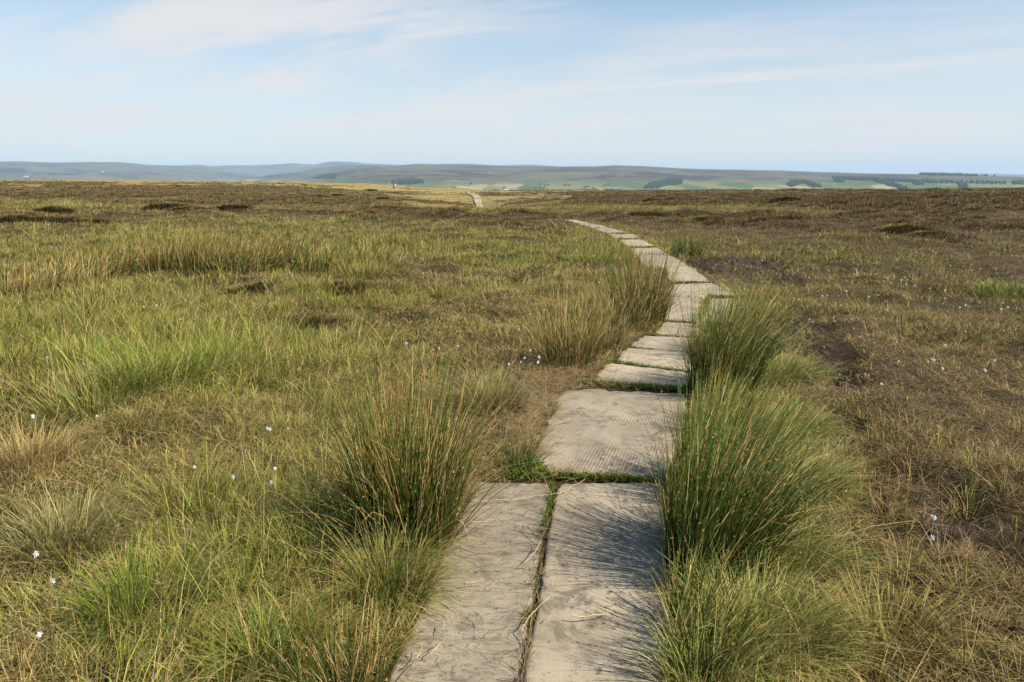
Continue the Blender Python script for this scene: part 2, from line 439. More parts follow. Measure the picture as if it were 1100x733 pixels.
def pq(*pts): return [flat(px, py, 0.03)[:2] for px, py in pts]
GRP = 'stone slabs of the moorland path'
SL = [
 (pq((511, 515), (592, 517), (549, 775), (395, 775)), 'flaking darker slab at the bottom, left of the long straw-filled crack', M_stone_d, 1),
 (pq((599, 517), (716, 516), (720, 775), (555, 775)), 'smooth slab at the bottom, right of the long crack, streaked with rush shadows', M_stone, 2),
 (pq((603, 417), (743, 420), (722, 512.5), (566, 502)), 'large pale slab with fine parallel grooves beside the straw litter', M_stone_r, 3),
 (pq((652, 388), (747, 401), (745, 415), (634, 408)), 'shaded slab behind the grooved slab, moss along its front edge', M_stone, 4),
 (pq((672, 372), (747, 380), (747, 399.5), (661, 387)), 'slab second behind the grooved slab, bare with a curved front edge', M_stone, 5),
 (pq((692, 359.5), (749, 362.5), (747, 379), (676, 371)), 'slab in front of the smallest slab row, scattered with straw', M_stone, 6),
 (pq((714, 345), (752, 348), (750, 361.5), (702, 358.5)), 'short slab just in front of the two slabs laid side by side', M_stone, 7),
 (pq((719, 318.5), (759, 318.5), (748, 346.5), (712, 344)), 'slab lying left of the small square slab behind the right rushes', M_stone, 8),
 (pq((762, 319), (794, 320), (786, 347), (752, 346.5)), 'small squarish slab outlined by green moss beside the right rushes', M_stone, 9),
 (pq((722, 304), (767, 303.8), (791, 317.5), (717, 317)), 'wide slab directly behind the small moss-outlined slab', M_stone, 10),
 (pq((716, 287), (742, 286.5), (766, 302.8), (719, 303)), 'slab tapering away between the rush clump and the torn peat', M_stone, 11),
 (pq((682, 274), (721, 273.5), (741, 286), (694, 286.5)), 'slab passing behind the left rush clump, beside the bright green tuft', M_stone, 12),
 (pq((675, 266), (706, 265.5), (720, 273), (681, 273.5)), 'narrow slab where the path bends left behind the rush tops', M_stone, 13),
 (pq((663, 257.2), (690, 256.8), (706, 265), (675, 265.5)), 'broad slab on the bend with heather-brown grass on its left', M_stone, 14),
 (pq((653, 251), (680, 251), (689.5, 256.5), (662, 256.8)), 'slab before the one with the dark gap on the far bend', M_stone, 15),
 (pq((636, 244.6), (655, 244.4), (679, 250.4), (651.5, 250.5)), 'slanting slab on the far stretch, third from where the near path vanishes', M_stone, 16),
 (pq((620, 239.8), (635, 239.6), (654.5, 244), (635, 244.3)), 'thin-looking slab second from where the near path vanishes', M_stone, 17),
 (pq((606, 236), (617, 235.8), (634, 239.3), (619, 239.5)), 'last slab seen of the near path before it vanishes in the heath', M_stone, 18),
]
for q, lab, m, sd in SL:
    far = q[0][1] > 16
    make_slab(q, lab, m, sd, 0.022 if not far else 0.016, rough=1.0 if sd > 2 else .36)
# the path's far stretch, over a hundred metres off
FP = [(519, 512, 223.4), (517.5, 510.5, 220.2), (516.6, 509.6, 217.4), (516.2, 509, 214.9), (515.8, 508.5, 212.8), (514, 507, 211.0), (511, 504.2, 209.5), (507.5, 501.5, 208.4), (504, 499, 207.6)]
pts = []
for xr, xl, yy in FP:
    a, b = hit(xl, yy), hit(xr, yy)
    if a is not None and b is not None and (not pts or np.hypot(*(a[:2] - pts[-1][0])) > 1.0): pts.append((a[:2], b[:2]))
far_lab = []
for i in range(len(pts) - 1):
    (a0, b0), (a1, b1) = pts[i], pts[i + 1]
    nn = 3
    for j in range(nn):
        f0, f1 = j / nn + .01, (j + 1) / nn - .01
        lerp = lambda p, r_, f: p + (r_ - p) * f
        make_slab([lerp(a0, a1, f1), lerp(b0, b1, f1), lerp(b0, b1, f0), lerp(a0, a1, f0)], 'far pale slab of the distant path where it reappears on the rise', M_stone, 30 + i * 3 + j, 0.16,
                  'distant slabs where the path reappears', zt, 0.4)

def on_slab(x, y, grow=0.0):
    m = np.zeros(np.shape(x), bool)
    for q in SLABS:
        c = q.mean(0); k = c + (q - c) * (1 + grow)
        m |= inpoly(x, y, k)
    return m

# ------------------------------------------------------------------ ground sheet of the moor
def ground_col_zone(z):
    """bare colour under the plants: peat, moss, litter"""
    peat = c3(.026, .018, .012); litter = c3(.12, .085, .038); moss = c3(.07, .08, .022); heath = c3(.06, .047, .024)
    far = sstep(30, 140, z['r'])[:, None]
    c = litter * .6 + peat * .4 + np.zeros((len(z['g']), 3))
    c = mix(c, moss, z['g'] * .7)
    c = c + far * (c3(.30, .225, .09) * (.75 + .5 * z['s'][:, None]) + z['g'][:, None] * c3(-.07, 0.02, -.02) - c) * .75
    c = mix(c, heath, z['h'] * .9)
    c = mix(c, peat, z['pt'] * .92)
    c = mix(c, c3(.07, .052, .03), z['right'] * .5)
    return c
fine = np.linspace(-44, 44, 420)
coarse1 = np.linspace(44, 316, 70)[1:-1]
AZ = np.radians(np.concatenate([fine, coarse1]))
RG = np.exp(np.linspace(math.log(0.5), math.log(1500), 560))
A, Rr = np.meshgrid(AZ, RG, indexing='ij')
X, Y = np.sin(A) * Rr, np.cos(A) * Rr
Zg = zt(X.ravel(), Y.ravel())
Vg = np.stack([X.ravel(), Y.ravel(), Zg], 1)
na, nr = len(AZ), len(RG)
idx = np.arange(na * nr).reshape(na, nr); nx = np.roll(idx, -1, 0)
F = np.stack([idx[:, :-1], idx[:, 1:], nx[:, 1:], nx[:, :-1]], -1).reshape(-1, 4)
# close the middle
mid = len(Vg); Vg = np.concatenate([Vg, [[0, 0, 0.0]]])
F = np.concatenate([F, np.stack([np.full(na, mid), idx[:, 0], nx[:, 0], nx[:, 0]], -1)])
F[-na:, 3] = idx[np.r_[2:na, 0, 1], 0]  # fan of quads over the centre
F = np.concatenate([F[:-na], F[-na::2]])
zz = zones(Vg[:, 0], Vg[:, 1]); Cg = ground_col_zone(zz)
del A, Rr, X, Y
m = bpy.data.materials.new('moor_soil'); nt = nodes(m); Lk = nt.links
at = N(nt, 'ShaderNodeAttribute', attribute_name='col'); tc = N(nt, 'ShaderNodeTexCoord')
n1 = noise(nt, tc.outputs['Object'], 18, 8, .7, .5); n2 = noise(nt, tc.outputs['Object'], 1.3, 6, .75)
f1 = N(nt, 'ShaderNodeMath', operation='MULTIPLY_ADD'); Lk.new(n1, f1.inputs[0]); f1.inputs[1].default_value = 1.3; f1.inputs[2].default_value = .35
f2 = N(nt, 'ShaderNodeMath', operation='MULTIPLY_ADD'); Lk.new(n2, f2.inputs[0]); f2.inputs[1].default_value = 1.2; f2.inputs[2].default_value = .4
c = mixrgb(nt, 1.0, at.outputs['Color'], f1.outputs[0], 'MULTIPLY'); c = mixrgb(nt, 1.0, c, f2.outputs[0], 'MULTIPLY')
p = N(nt, 'ShaderNodeBsdfPrincipled'); p.inputs['Roughness'].default_value = .95; p.inputs['Specular IOR Level'].default_value = .1
Lk.new(c, p.inputs['Base Color'])
b = N(nt, 'ShaderNodeBump'); b.inputs['Strength'].default_value = 1; b.inputs['Distance'].default_value = .05; Lk.new(n1, b.inputs['Height']); Lk.new(b.outputs[0], p.inputs['Normal'])
o = N(nt, 'ShaderNodeOutputMaterial'); Lk.new(p.outputs[0], o.inputs[0])
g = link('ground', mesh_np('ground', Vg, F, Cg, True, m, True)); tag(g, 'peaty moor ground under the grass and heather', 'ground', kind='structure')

# ------------------------------------------------------------------ grass, band by band
def scatter(r0, r1, n, azmax=40, power=2.0):
    """n random points between two distances, inside a wedge a bit wider than the view"""
    u = rng.random(n); r = (r0 ** power + u * (r1 ** power - r0 ** power)) ** (1 / power)
    a = np.radians(rng.uniform(-azmax, azmax, n))
    return np.sin(a) * r, np.cos(a) * r

def jit(c, k, n): 
    return c * (1 + rng.normal(0, k, (n, 1))) * (1 + rng.normal(0, k * .35, (n, 3)))

def grow(r0, r1, ntuft, per, segs, W, Lm, azmax, spread, keep_peat=.24):
    x, y = scatter(r0, r1, ntuft, azmax)
    z = zones(x, y)
    keep = rng.random(ntuft) < np.where(z['pt'] > .5, keep_peat, 1) * (1 - .80 * z['h']) * (1 - .48 * z['right'])
    keep &= ~((z['pd'] < .33) & (z['r'] < 16)) & ~on_slab(x, y, .0) & (rng.random(ntuft) > z['lit'] * .9)
    x, y = x[keep], y[keep]; z = {k: v[keep] for k, v in z.items()}
    n = len(x)
    # each tuft picks a kind
    u = rng.random(n)
    pg = np.clip(z['g'] * .95, 0, 1); ps = np.clip(z['s'] * .55, 0, 1)
    kind = np.full(n, 1)                       # olive
    kind[u < pg] = 0
    kind[(u > 1 - ps)] = 2
    kind[(rng.random(n) < z['right'] * .46 + z['h'] * .3) & (kind != 2)] = 3
    bz_ = fbm(x / 1.7 + 9, y / 1.7, 97, 3)
    brn = sstep(.49, .62, bz_) * (1 - z['g'] * .5)
    kind[(rng.random(n) < brn * .75)] = 3
    kind[rng.random(n) < z['pl'] * .9] = 4
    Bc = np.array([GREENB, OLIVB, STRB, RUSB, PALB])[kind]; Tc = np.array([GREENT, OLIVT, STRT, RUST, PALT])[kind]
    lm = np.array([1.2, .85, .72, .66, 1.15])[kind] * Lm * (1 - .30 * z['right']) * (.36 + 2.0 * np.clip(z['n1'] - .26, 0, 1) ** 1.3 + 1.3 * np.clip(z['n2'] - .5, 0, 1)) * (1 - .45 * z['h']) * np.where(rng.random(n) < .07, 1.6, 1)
    waz = rng.uniform(-np.pi, np.pi, n)
    lean = fbm(x / 1.6, y / 1.6, 91, 2) * 2 - 1
    big = rng.random(n) < .085; lm = lm * np.where(big, 1.75, 1.0)
    I = np.repeat(np.arange(n), np.where(big, per * 3, per)); m = len(I)
    a = rng.uniform(-np.pi, np.pi, m); rad = np.abs(rng.normal(0, 1, m)) * spread * (.5 + rng.random(m)) * np.where(big[I], 1.5, 1.0)
    bx = x[I] + np.cos(a) * rad; by = y[I] + np.sin(a) * rad
    ok = ~on_slab(bx, by, -.015)
    I, a, rad, bx, by = I[ok], a[ok], rad[ok], bx[ok], by[ok]; m = len(I)
    bz = zt(bx, by) - .01
    # heading: outward from the tuft, pulled to the tuft's own lean and a light wind from the left
    hx = np.cos(a) * .8 + np.cos(waz[I]) * .35 + .35 + .25 * lean[I]; hy = np.sin(a) * .8 + np.sin(waz[I]) * .35 + .1
    az = np.arctan2(hy, hx)
    near_path = sstep(1.1, .45, z['pd'][I]) * (z['r'][I] < 14)
    L = lm[I] * np.clip(rng.lognormal(0, .35, m), .3, 2.2) * (1 - .45 * near_path)
    th0 = np.abs(rng.normal(.42, .4, m)); th1 = th0 + np.abs(rng.normal(1.0, .65, m))
    flatb = rng.random(m) < .26
    th0 = np.where(flatb, rng.uniform(.9, 1.4, m), th0); th1 = np.where(flatb, 1.75, th1)
    tone = np.clip(rng.normal(0, .36, n), -.65, .9)[I][:, None]
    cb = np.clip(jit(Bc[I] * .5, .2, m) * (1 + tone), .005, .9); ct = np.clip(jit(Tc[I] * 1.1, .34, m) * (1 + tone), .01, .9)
    dead = rng.random(m) < .20
    cb[dead] = jit(STRB, .2, dead.sum()); ct[dead] = jit(STRT, .2, dead.sum())
    return blades(np.stack([bx, by, bz], 1), az, L, W * rng.uniform(.6, 1.4, m), th0, th1, cb, ct, segs)

parts = [
 grow(1.3, 5.5, 12500, 22, 3, .0034, .105, 44, .034),
 grow(5.5, 11, 19000, 17, 3, .0052, .12, 41, .045),
 grow(11, 24, 36000, 11, 2, .0085, .125, 39, .07),
 grow(24, 60, 62000, 8, 1, .016, .14, 38, .11),
 grow(60, 160, 60000, 6, 1, .036, .17, 37, .22),
 grow(160, 560, 45000, 4, 1, .11, .22, 37, .5),
]
def fringe():
    out = []
    for q in SLABS:
        tl, tr, br, bl = q; c0 = q.mean(0); far = math.hypot(*c0)
        if far > 45: continue
        for e0, e1, k in ((tl, bl, 1.0), (tr, br, 1.0), (bl, br, .25)):
            Ln = math.hypot(*(e1 - e0)); n = int(Ln * (420 if far < 6 else 240 if far < 12 else 70) * k)
            if n < 2: continue
            t = rng.random(n); p0 = e0 + (e1 - e0) * t[:, None]
            nrm = np.array([-(e1 - e0)[1], (e1 - e0)[0]]) / Ln
            if np.dot(nrm, (e0 + e1) / 2 - c0) < 0: nrm = -nrm
            cl = fbm(p0[:, 0] / .13, p0[:, 1] / .13, 23, 2)
            kp = (rng.random(n) < sstep(.40, .64, cl)) & ((path_dist(p0[:, 0], p0[:, 1])[0] > .27) | (far > 4)); p0 = p0[kp]; cl = cl[kp]; n = len(p0)
            p0 = p0 + nrm * np.abs(rng.normal(.004, .02, (n, 1)))
            az = math.atan2(-nrm[1], -nrm[0]) + rng.normal(0, .9, n)
            L = (.05 + .14 * np.clip(cl - .4, 0, 1)) * rng.lognormal(0, .4, n) * (1.4 if far < 12 else .9)
            u = rng.random(n); kd = np.where(u < .35, 0, np.where(u < .6, 1, 2))
            cb = np.array([GREENB, OLIVB, STRB])[kd] * .8; ct = np.array([GREENT, OLIVT, STRT])[kd] * (1 + rng.normal(0, .2, (n, 1)))
            th0 = rng.uniform(.2, 1.1, n)
            out.append(blades(np.stack([p0[:, 0], p0[:, 1], zt(p0[:, 0], p0[:, 1])], 1), az, L, np.full(n, .003 if far < 6 else .0009 * far), th0, th0 + rng.uniform(.3, 1.0, n), cb, np.clip(ct, .01, .9), 3))
    return merge(out)
parts.append(fringe())
v, t, cc = merge(parts); print('grass tris', len(t))
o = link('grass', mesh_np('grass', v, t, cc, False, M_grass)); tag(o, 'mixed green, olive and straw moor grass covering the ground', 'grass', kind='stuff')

# dead thatch lying flat between the tufts
def thatch(r0, r1, n, W, L0, az):
    x, y = scatter(r0, r1, n, az); z = zones(x, y)
    k = ~on_slab(x, y, .0) & (rng.random(n) > z['pt'] * .8) & (rng.random(n) > z['right'] * .15)
    x, y = x[k], y[k]; z = {a: b[k] for a, b in z.items()}; n = len(x)
    th0 = rng.uniform(1.0, 1.6, n); th1 = th0 + rng.uniform(-.1, .5, n)
    sh = np.clip(z['right'][:, None] * .6, 0, 1)
    cb = jit(STRB * .75, .3, n) * (1 - sh) + jit(RUSB * 1.1, .3, n) * sh; ct = jit(STRT * .8, .3, n) * (1 - sh) + jit(RUST * 1.15, .35, n) * sh
    return blades(np.stack([x, y, zt(x, y) + .02 + rng.random(n) * .03], 1), rng.uniform(-np.pi, np.pi, n), L0 * rng.lognormal(0, .4, n), W * rng.uniform(.6, 1.4, n), th0, th1, np.clip(cb, .01, 1), np.clip(ct, .01, 1), 2)
v, t, cc = merge([thatch(1.3, 6, 42000, .0032, .11, 44), thatch(6, 14, 60000, .005, .12, 41), thatch(14, 30, 50000, .009, .13, 39)])
o = link('dead_grass', mesh_np('dead_grass', v, t, cc, False, M_dry)); tag(o, 'flattened dead straw-brown grass between the green tufts', 'dead grass', kind='stuff')

# ------------------------------------------------------------------ heather cover
def heather(r0, r1, n, per, W, Lh, azmax, spread, segs=1):
    x, y = scatter(r0, r1, n, azmax); z = zones(x, y)
    k = (rng.random(n) < z['h']) & (z['pd'] > .9) | ((z['r'] > 60) & (rng.random(n) < z['h']))
    x, y = x[k], y[k]; z = {a: b[k] for a, b in z.items()}; n = len(x)
    I = np.repeat(np.arange(n), per); m = len(I)
    a = rng.uniform(-np.pi, np.pi, m); rad = np.sqrt(rng.random(m)) * spread * (.6 + .8 * rng.random(n))[I]
    bx = x[I] + np.cos(a) * rad; by = y[I] + np.sin(a) * rad
    dome = 1 - (rad / (spread * 1.5)) ** 2
    hgt = (.25 + 3.2 * np.clip(fbm(x / 1.9, y / 1.9, 63, 2) - .30, 0, 1) ** 1.2)[I]
    L = Lh * dome * rng.uniform(.5, 1.25, m) * (.55 + 1.3 * np.clip(fbm(x / 1.5, y / 1.5, 63, 2) - .3, 0, 1) * 1.6)[I]
    th0 = rad / spread * .6 + rng.uniform(0, .25, m)
    tone = rng.normal(0, .25, n)[I][:, None]
    gr = (rng.random(n) < .22)[I][:, None]
    cb = np.clip(jit(HEB, .3, m) * (1 + tone), .004, .3)
    ct = np.where(gr, jit(HEG, .3, m), jit(HET, .35, m)) * (1 + tone)
    pk = rng.random(m) < .07
    ct[pk] = jit(c3(.30, .20, .13), .2, pk.sum())
    return blades(np.stack([bx, by, zt(bx, by) - .02], 1), a, L, W * rng.uniform(.6, 1.5, m), th0, th0 + .3, cb, np.clip(ct, .01, .6), segs, taper=.3)
v, t, cc = merge([heather(4, 14, 5200, 60, .009, .085, 42, .16, 2), heather(14, 40, 18000, 36, .018, .14, 39, .26, 1), heather(40, 110, 42000, 18, .04, .20, 38, .40), heather(110, 330, 42000, 12, .11, .27, 37, .9), heather(330, 620, 9000, 9, .3, .34, 37, 1.5)])
print('heather tris', len(t))
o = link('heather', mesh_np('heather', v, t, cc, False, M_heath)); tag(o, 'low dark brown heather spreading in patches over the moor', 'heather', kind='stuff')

# heather bushes that stand out
def heather_bush(rad, h, n, seed, green=.2):
    rs = np.random.default_rng(seed)
    # a lumpy woody body ...
    K, J = 26, 8
    def hgt(a, q): return h * .85 * np.sqrt(np.clip(1 - q ** 2.2, 0, 1)) * (.62 + .8 * fbm(q * np.cos(a) * rad / .35 + seed, q * np.sin(a) * rad / .35, 7, 2))
    def edge(a): return rad * (1 + .22 * np.sin(a * 3 + seed) + .12 * np.sin(a * 5 + seed * 2))
    V = [[0, 0, float(hgt(np.array([0.]), np.array([0.]))[0])]]
    for j in range(1, J + 1):
        for k in range(K):
            a = 2 * math.pi * k / K; q = j / J; e = float(edge(np.array([a]))[0])
            V.append([q * e * math.cos(a), q * e * math.sin(a), float(hgt(np.array([a]), np.array([q]))[0]) - (.06 if j < J else .45)])
    T = [(0, 1 + k, 1 + (k + 1) % K) for k in range(K)]
    for j in range(J - 1):
        for k in range(K):
            a0, b0 = 1 + j * K + k, 1 + j * K + (k + 1) % K; T += [(a0, a0 + K, b0 + K), (a0, b0 + K, b0)]
    body = (np.array(V), np.array(T), np.ones((len(V), 1)) * HEB)
    # ... bristling with short twigs
    n = int(n * 2.6)
    a = rs.uniform(-np.pi, np.pi, n); q = np.sqrt(rs.random(n)); rr = q * edge(a)
    tone = 1 + (fbm(rr * np.cos(a) / .18 + seed, rr * np.sin(a) / .18, 7, 2) - .5)[:, None] * 1.3
    g = (rs.random(n) < green)[:, None]
    ct = np.where(g, HEG * .95, HET * .95) * tone * (1 + rs.normal(0, .3, (n, 1)))
    tw = blades(np.stack([rr * np.cos(a), rr * np.sin(a), hgt(a, q) - .03], 1), a, .12 * (.6 + .6 * rad) * rs.uniform(.5, 1.3, n), .026 * rs.uniform(.6, 1.4, n) * (.5 + .5 * rad), q * .8 + rs.normal(0, .2, n), q * 1.0 + .2, np.clip(HEB * tone, .003, 1), np.clip(ct, .005, 1), 2, taper=.3, rnd=rs)
    return merge([body, tw])
HB = [(60, 240, 1.1, .42, 'round dark heather bush beyond the reedy grass at the left edge'), (20, 238, .8, .4, 'dark heather bush hard against the left edge of the view'), (95, 241, .7, .36, 'purple-brown heather bush right of the round one at the left edge'),
      (58, 228, .9, .4, 'greenish heather hump above the left-edge bushes'), (183, 224, 1.3, .45, 'broad dark heather bush standing above the long left rush bank'), (205, 226, .9, .35, 'lower heather bush touching the broad one above the rush bank'), (250, 224, 1.1, .35, 'flat heather bush in the middle of the left brown band'),
      (340, 212, 1.6, .5, 'dark lone heather mound near the start of the golden grass band'), (362, 210, 1.2, .4, 'small heather mound right of the lone dark one, before golden grass'), (411, 214, 1.2, .5, 'isolated heather hump below the two walkers'), (398, 205, 2.0, .6, 'long heather hump just left of the two walkers'),
      (285, 314, .5, .20, 'low brown heather mat in the green grass left of centre'), (262, 315, .3, .16, 'small brown heather mat at the left end of the low mat'), (370, 312, .4, .2, 'dark heather mat to the right of the low brown mat'), (326, 352, .35, .22, 'dark brown heather clump beside a hollow in the left grass'),
      (700, 217, 1.4, .7, 'first dark heather clump at the left end of the far right ridge'), (724, 216, 1.4, .75, 'tall dark heather clump on the far right ridge'), (748, 216.5, 1.3, .6, 'dark heather clump mid-way along the far right ridge line'), (780, 217, 1.4, .6, 'heather clump towards the right end of the far ridge line'),
      (845, 216, 1.5, .6, 'heather clump with ragged top on the far right plain'), (760, 238, 1.0, .3, 'wide heather mound above the torn peat'), (690, 233, 1.1, .35, 'mossy-green heather mound beside the vanishing path'), (970, 250, .9, .35, 'olive heather hummock on the right-hand plain'), (1000, 256, .8, .3, 'brown heather hummock next to the olive one on the right')]
for i, (px, py, rad, h, lab) in enumerate(HB):
    w = hit(px, py)
    rad *= .8 if rad > .6 else .9
    v, t, cc = heather_bush(rad, h * .48, 700 if rad > .6 else 900, 200 + i, .65 if ('green' in lab or 'olive' in lab) else .32)
    if rad <= .6:
        pass
    ob = link('heather_bush', mesh_np('heather_bush', v, t, cc, False, M_heath), None, (w[0], w[1], float(zt(w[0], w[1]))))
    tag(ob, lab, 'heather', 'heather bushes on the moor')

# ------------------------------------------------------------------ rushes
RB, RM, RTg, RTb = c3(.022, .048, .008), c3(.06, .115, .014), c3(.17, .21, .035), c3(.40, .21, .05)
def rush(name, label, base, R0, h, n, seed, wind=(0.0, 0.0), windw=.5, dead=.18, W=.0036, heads=.35, group='rush clumps beside the path', ell=1.0, rotz=0.0, brown=.3, splay=.5, litter=True, rz=None):
    rs = np.random.default_rng(seed)
    root = bpy.data.objects.new(name, None); COL.objects.link(root)
    bz = float(zt(base[0], base[1])); root.location = (base[0], base[1], bz)
    root.empty_display_size = .2
    tag(root, label, 'rush clump', group)
    n = int(n * .66); W = W * 1.45; RTb_ = RTb * rs.uniform(.75, 1.15); windw *= .8
    def stems(m, dead_, hs):
        a = rs.uniform(-np.pi, np.pi, m); q = np.sqrt(rs.random(m)); r = q * R0
        x = np.cos(a) * r; y = np.sin(a) * r * ell
        cr, sr = math.cos(rotz), math.sin(rotz); x, y = x * cr - y * sr, x * sr + y * cr
        # stems never root in a slab
        ok = ~on_slab(base[0] + x, base[1] + y, -.02)
        a, q, x, y = a[ok], q[ok], x[ok], y[ok]; m = len(x)
        z = zt(base[0] + x, base[1] + y) - bz - .01
        ox = x / R0 * splay + wind[0] * windw + rs.normal(0, .22, m); oy = y / R0 * splay + wind[1] * windw + rs.normal(0, .22, m)
        az = np.arctan2(oy, ox); mag = np.hypot(ox, oy)
        L = h * hs * np.clip(rs.normal(.84, .22, m), .25, 1.3) * (1 - .18 * q)
        th0 = np.clip(mag * .35 * rs.uniform(.6, 1.3, m), 0, 1.2); th1 = th0 + mag * rs.uniform(.15, .85, m) + np.abs(rs.normal(0, .06, m))
        odd = rs.random(m) < .15
        th0[odd] += rs.uniform(.2, .7, odd.sum()); th1[odd] += rs.uniform(.4, 1.3, odd.sum())
        if dead_:
            cb = STRB * .8 * (1 + rs.normal(0, .2, (m, 1))); cm = STRT * .9 * (1 + rs.normal(0, .2, (m, 1)))
            th1 = th1 + np.abs(rs.normal(0, .5, m)) * (rs.random(m) < .5)
        else:
            tn = 1 + rs.normal(0, .18, (m, 1))
            cb = RB * tn; br = (rs.random(m) < brown)[:, None]
            cm = np.where(br, RTb_ * (1 + rs.normal(0, .2, (m, 1))), mix(RM + np.zeros((m, 3)), RTg, rs.random(m))) * tn
        return np.stack([x, y, z], 1), az, L, W * rs.uniform(.7, 1.25, m), th0, th1, np.clip(cb, .005, .8), np.clip(cm, .01, .85)
    nd = int(n * dead)
    S = stems(n - nd, False, 1.0)
    v, t, cc = blades(*S, segs=5, prism=True, taper=.75, cpow=1.5, rnd=rs)
    D = stems(nd, True, .92)
    v2, t2, c2 = blades(*D, segs=4, prism=True, taper=.7, rnd=rs)
    link('dead_foliage', mesh_np('rush_dead_foliage', v2, t2, c2, True, M_dry), root)
    # small brown flower tufts on the sides of the stems
    m = len(S[0]); K = 16
    sel = np.where(rs.random(m) < heads * 1.5)[0]
    if len(sel):
        Vr = v.reshape(m, K, 3)
        rows = rs.integers(3, 5, len(sel)); ptc = Vr[sel, rows * 3] * .6 + Vr[sel, np.minimum(rows * 3 + 3, 15)] * .4
        k = 7; I = np.repeat(np.arange(len(sel)), k); mm = len(I)
        cbh = c3(.22, .11, .035) * (1 + rs.normal(0, .3, (mm, 1))); cth = c3(.50, .28, .10) * (1 + rs.normal(0, .3, (mm, 1)))
        vh, th, ch = blades(ptc[I], rs.uniform(-np.pi, np.pi, mm), W * 2.0 * rs.uniform(.6, 1.4, mm), np.full(mm, W * 1.0), rs.uniform(.2, 1.5, mm), rs.uniform(.6, 2.0, mm), np.clip(cbh, .01, 1), np.clip(cth, .01, 1), 1, rnd=rs)
        v, t, cc = merge([(v, t, cc), (vh, th, ch)])
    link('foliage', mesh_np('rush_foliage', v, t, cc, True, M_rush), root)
    return root

wr = (1.0, .25)
def fp(px, py): return flat(px, py)[:2]
GR = 'rush clumps along the stone path'
rush('rush_clump', 'big rush clump with tall brown-tipped stems left of the flaking slab', fp(440, 580), .22, .93, 1350, 1, (0.05, .1), .4, .2, .0034, .4, GR, 1.0, 0, .30, .50)
rush('rush_clump', 'short green rush tuft in the corner left of the grooved slab', fp(556, 508), .10, .33, 130, 2, (.3, 0), .4, .1, .003, .15, GR, 1, 0, .15, .8)
rush('rush_clump', 'rush clump cut by the bottom edge, left of the flaking slab', fp(372, 760), .14, .42, 340, 3, (-.1, -.1), .3, .25, .003, .3, GR, 1, 0, .35, .7)
rush('rush_clump', 'small leaning rush tuft low on the left edge of the flaking slab', fp(425, 650), .10, .34, 170, 33, (.1, -.3), .5, .3, .0028, .2, GR, 1, 0, .25, .9)
rush('rush_clump', 'nearest rush clump on the right of the path, at the bottom edge', fp(741, 705), .14, .42, 480, 4, wr, .5, .12, .0033, .35, GR, 1.3, .1, .14, .5)
rush('rush_clump', 'largest dark green rush clump right of the smooth slab, swept rightwards', fp(757, 612), .20, .82, 1650, 5, wr, .62, .10, .0034, .42, GR, 1.3, -.2, .13, .5)
rush('rush_clump', 'dense rush clump right of the grooved slab front edge', fp(770, 535), .20, .72, 1300, 6, wr, .66, .10, .0034, .42, GR, 1.2, -.25, .14, .5)
rush('rush_clump', 'lower rush clump right of the grooved slab top edge', fp(778, 468), .19, .48, 700, 7, wr, .7, .14, .0034, .4, GR, 1.1, -.25, .2, .55)
rush('rush_clump', 'tall upright rush clump on the right beside the shaded slab', fp(772, 424), .24, .92, 1250, 8, wr, .45, .12, .0036, .4, GR, 1.2, -.3, .18, .5)
rush('rush_clump', 'rush clump on the right hiding the end of the small mossy slab', fp(793, 385), .28, .80, 950, 9, wr, .5, .15, .0038, .4, GR, 1.2, -.3, .25, .5)
rush('rush_clump', 'straw-coloured rush clump left of the shaded slab', fp(607, 393), .26, .78, 520, 10, (-.1, .1), .4, .45, .0036, .25, GR, 1, 0, .5, .6)
rush('rush_clump', 'thin rush clump between the straw-coloured and the tall golden ones', fp(645, 375), .25, .62, 350, 11, (0, .1), .3, .4, .0036, .2, GR, 1, 0, .5, .7)
rush('rush_clump', 'tall golden-tipped rush clump left of the path where it narrows', fp(692, 342), .36, .98, 900, 12, (.1, .1), .3, .25, .0042, .3, GR, 1.2, 0, .45, .5)
rush('rush_clump', 'half-dead rush clump at the foot of the tall golden-tipped one', fp(670, 352), .3, .6, 420, 34, (.0, -.1), .3, .5, .0042, .2, GR, 1.2, 0, .5, .7)
rush('rush_clump', 'small bright green rush tuft by the torn peat on the right', fp(737, 275), .28, .62, 300, 13, (.3, .2), .5, .08, .006, .1, GR, 1, 0, .05, .7)
LB = 'rush clumps of the left rush bank'
for i, (px, py, R0, h, n, lab, dd, br) in enumerate([
  (30, 318, .5, .55, 260, 'sparse straw rush clump at the left edge of the rush bank', .55, .5), (85, 312, .5, .6, 300, 'pale bent rush clump near the left end of the rush bank', .6, .4), (140, 296, .6, .7, 420, 'rush clump with orange stems in the left rush bank', .35, .5),
  (190, 290, .6, .74, 460, 'orange-tipped rush clump at the middle of the left rush bank', .3, .5), (235, 292, .6, .74, 460, 'dense rush clump left of the darkest one in the bank', .3, .6), (262, 294, .5, .62, 420, 'darkest green rush clump with dead straw at its foot', .3, .3),
  (305, 290, .55, .68, 420, 'bright green rush clump near the right end of the left bank', .2, .3), (350, 292, .45, .5, 300, 'last small rush clump at the right end of the left bank', .25, .3), (85, 300, .5, .5, 260, 'low green rush tuft behind the pale bent clump', .25, .4),
  (395, 285, .4, .45, 220, 'grey-green rush tuft beyond the right end of the left bank', .3, .3), (120, 335, .4, .45, 200, 'thin rush tuft in front of the rush bank on the left', .4, .5)]):
    rush('rush_clump', lab, hit(px, py)[:2], R0, h * 1.1, int(n * 1.3), 40 + i, wr, .4, dd, .0078, .15, LB, 1.0, 0, br, .5)

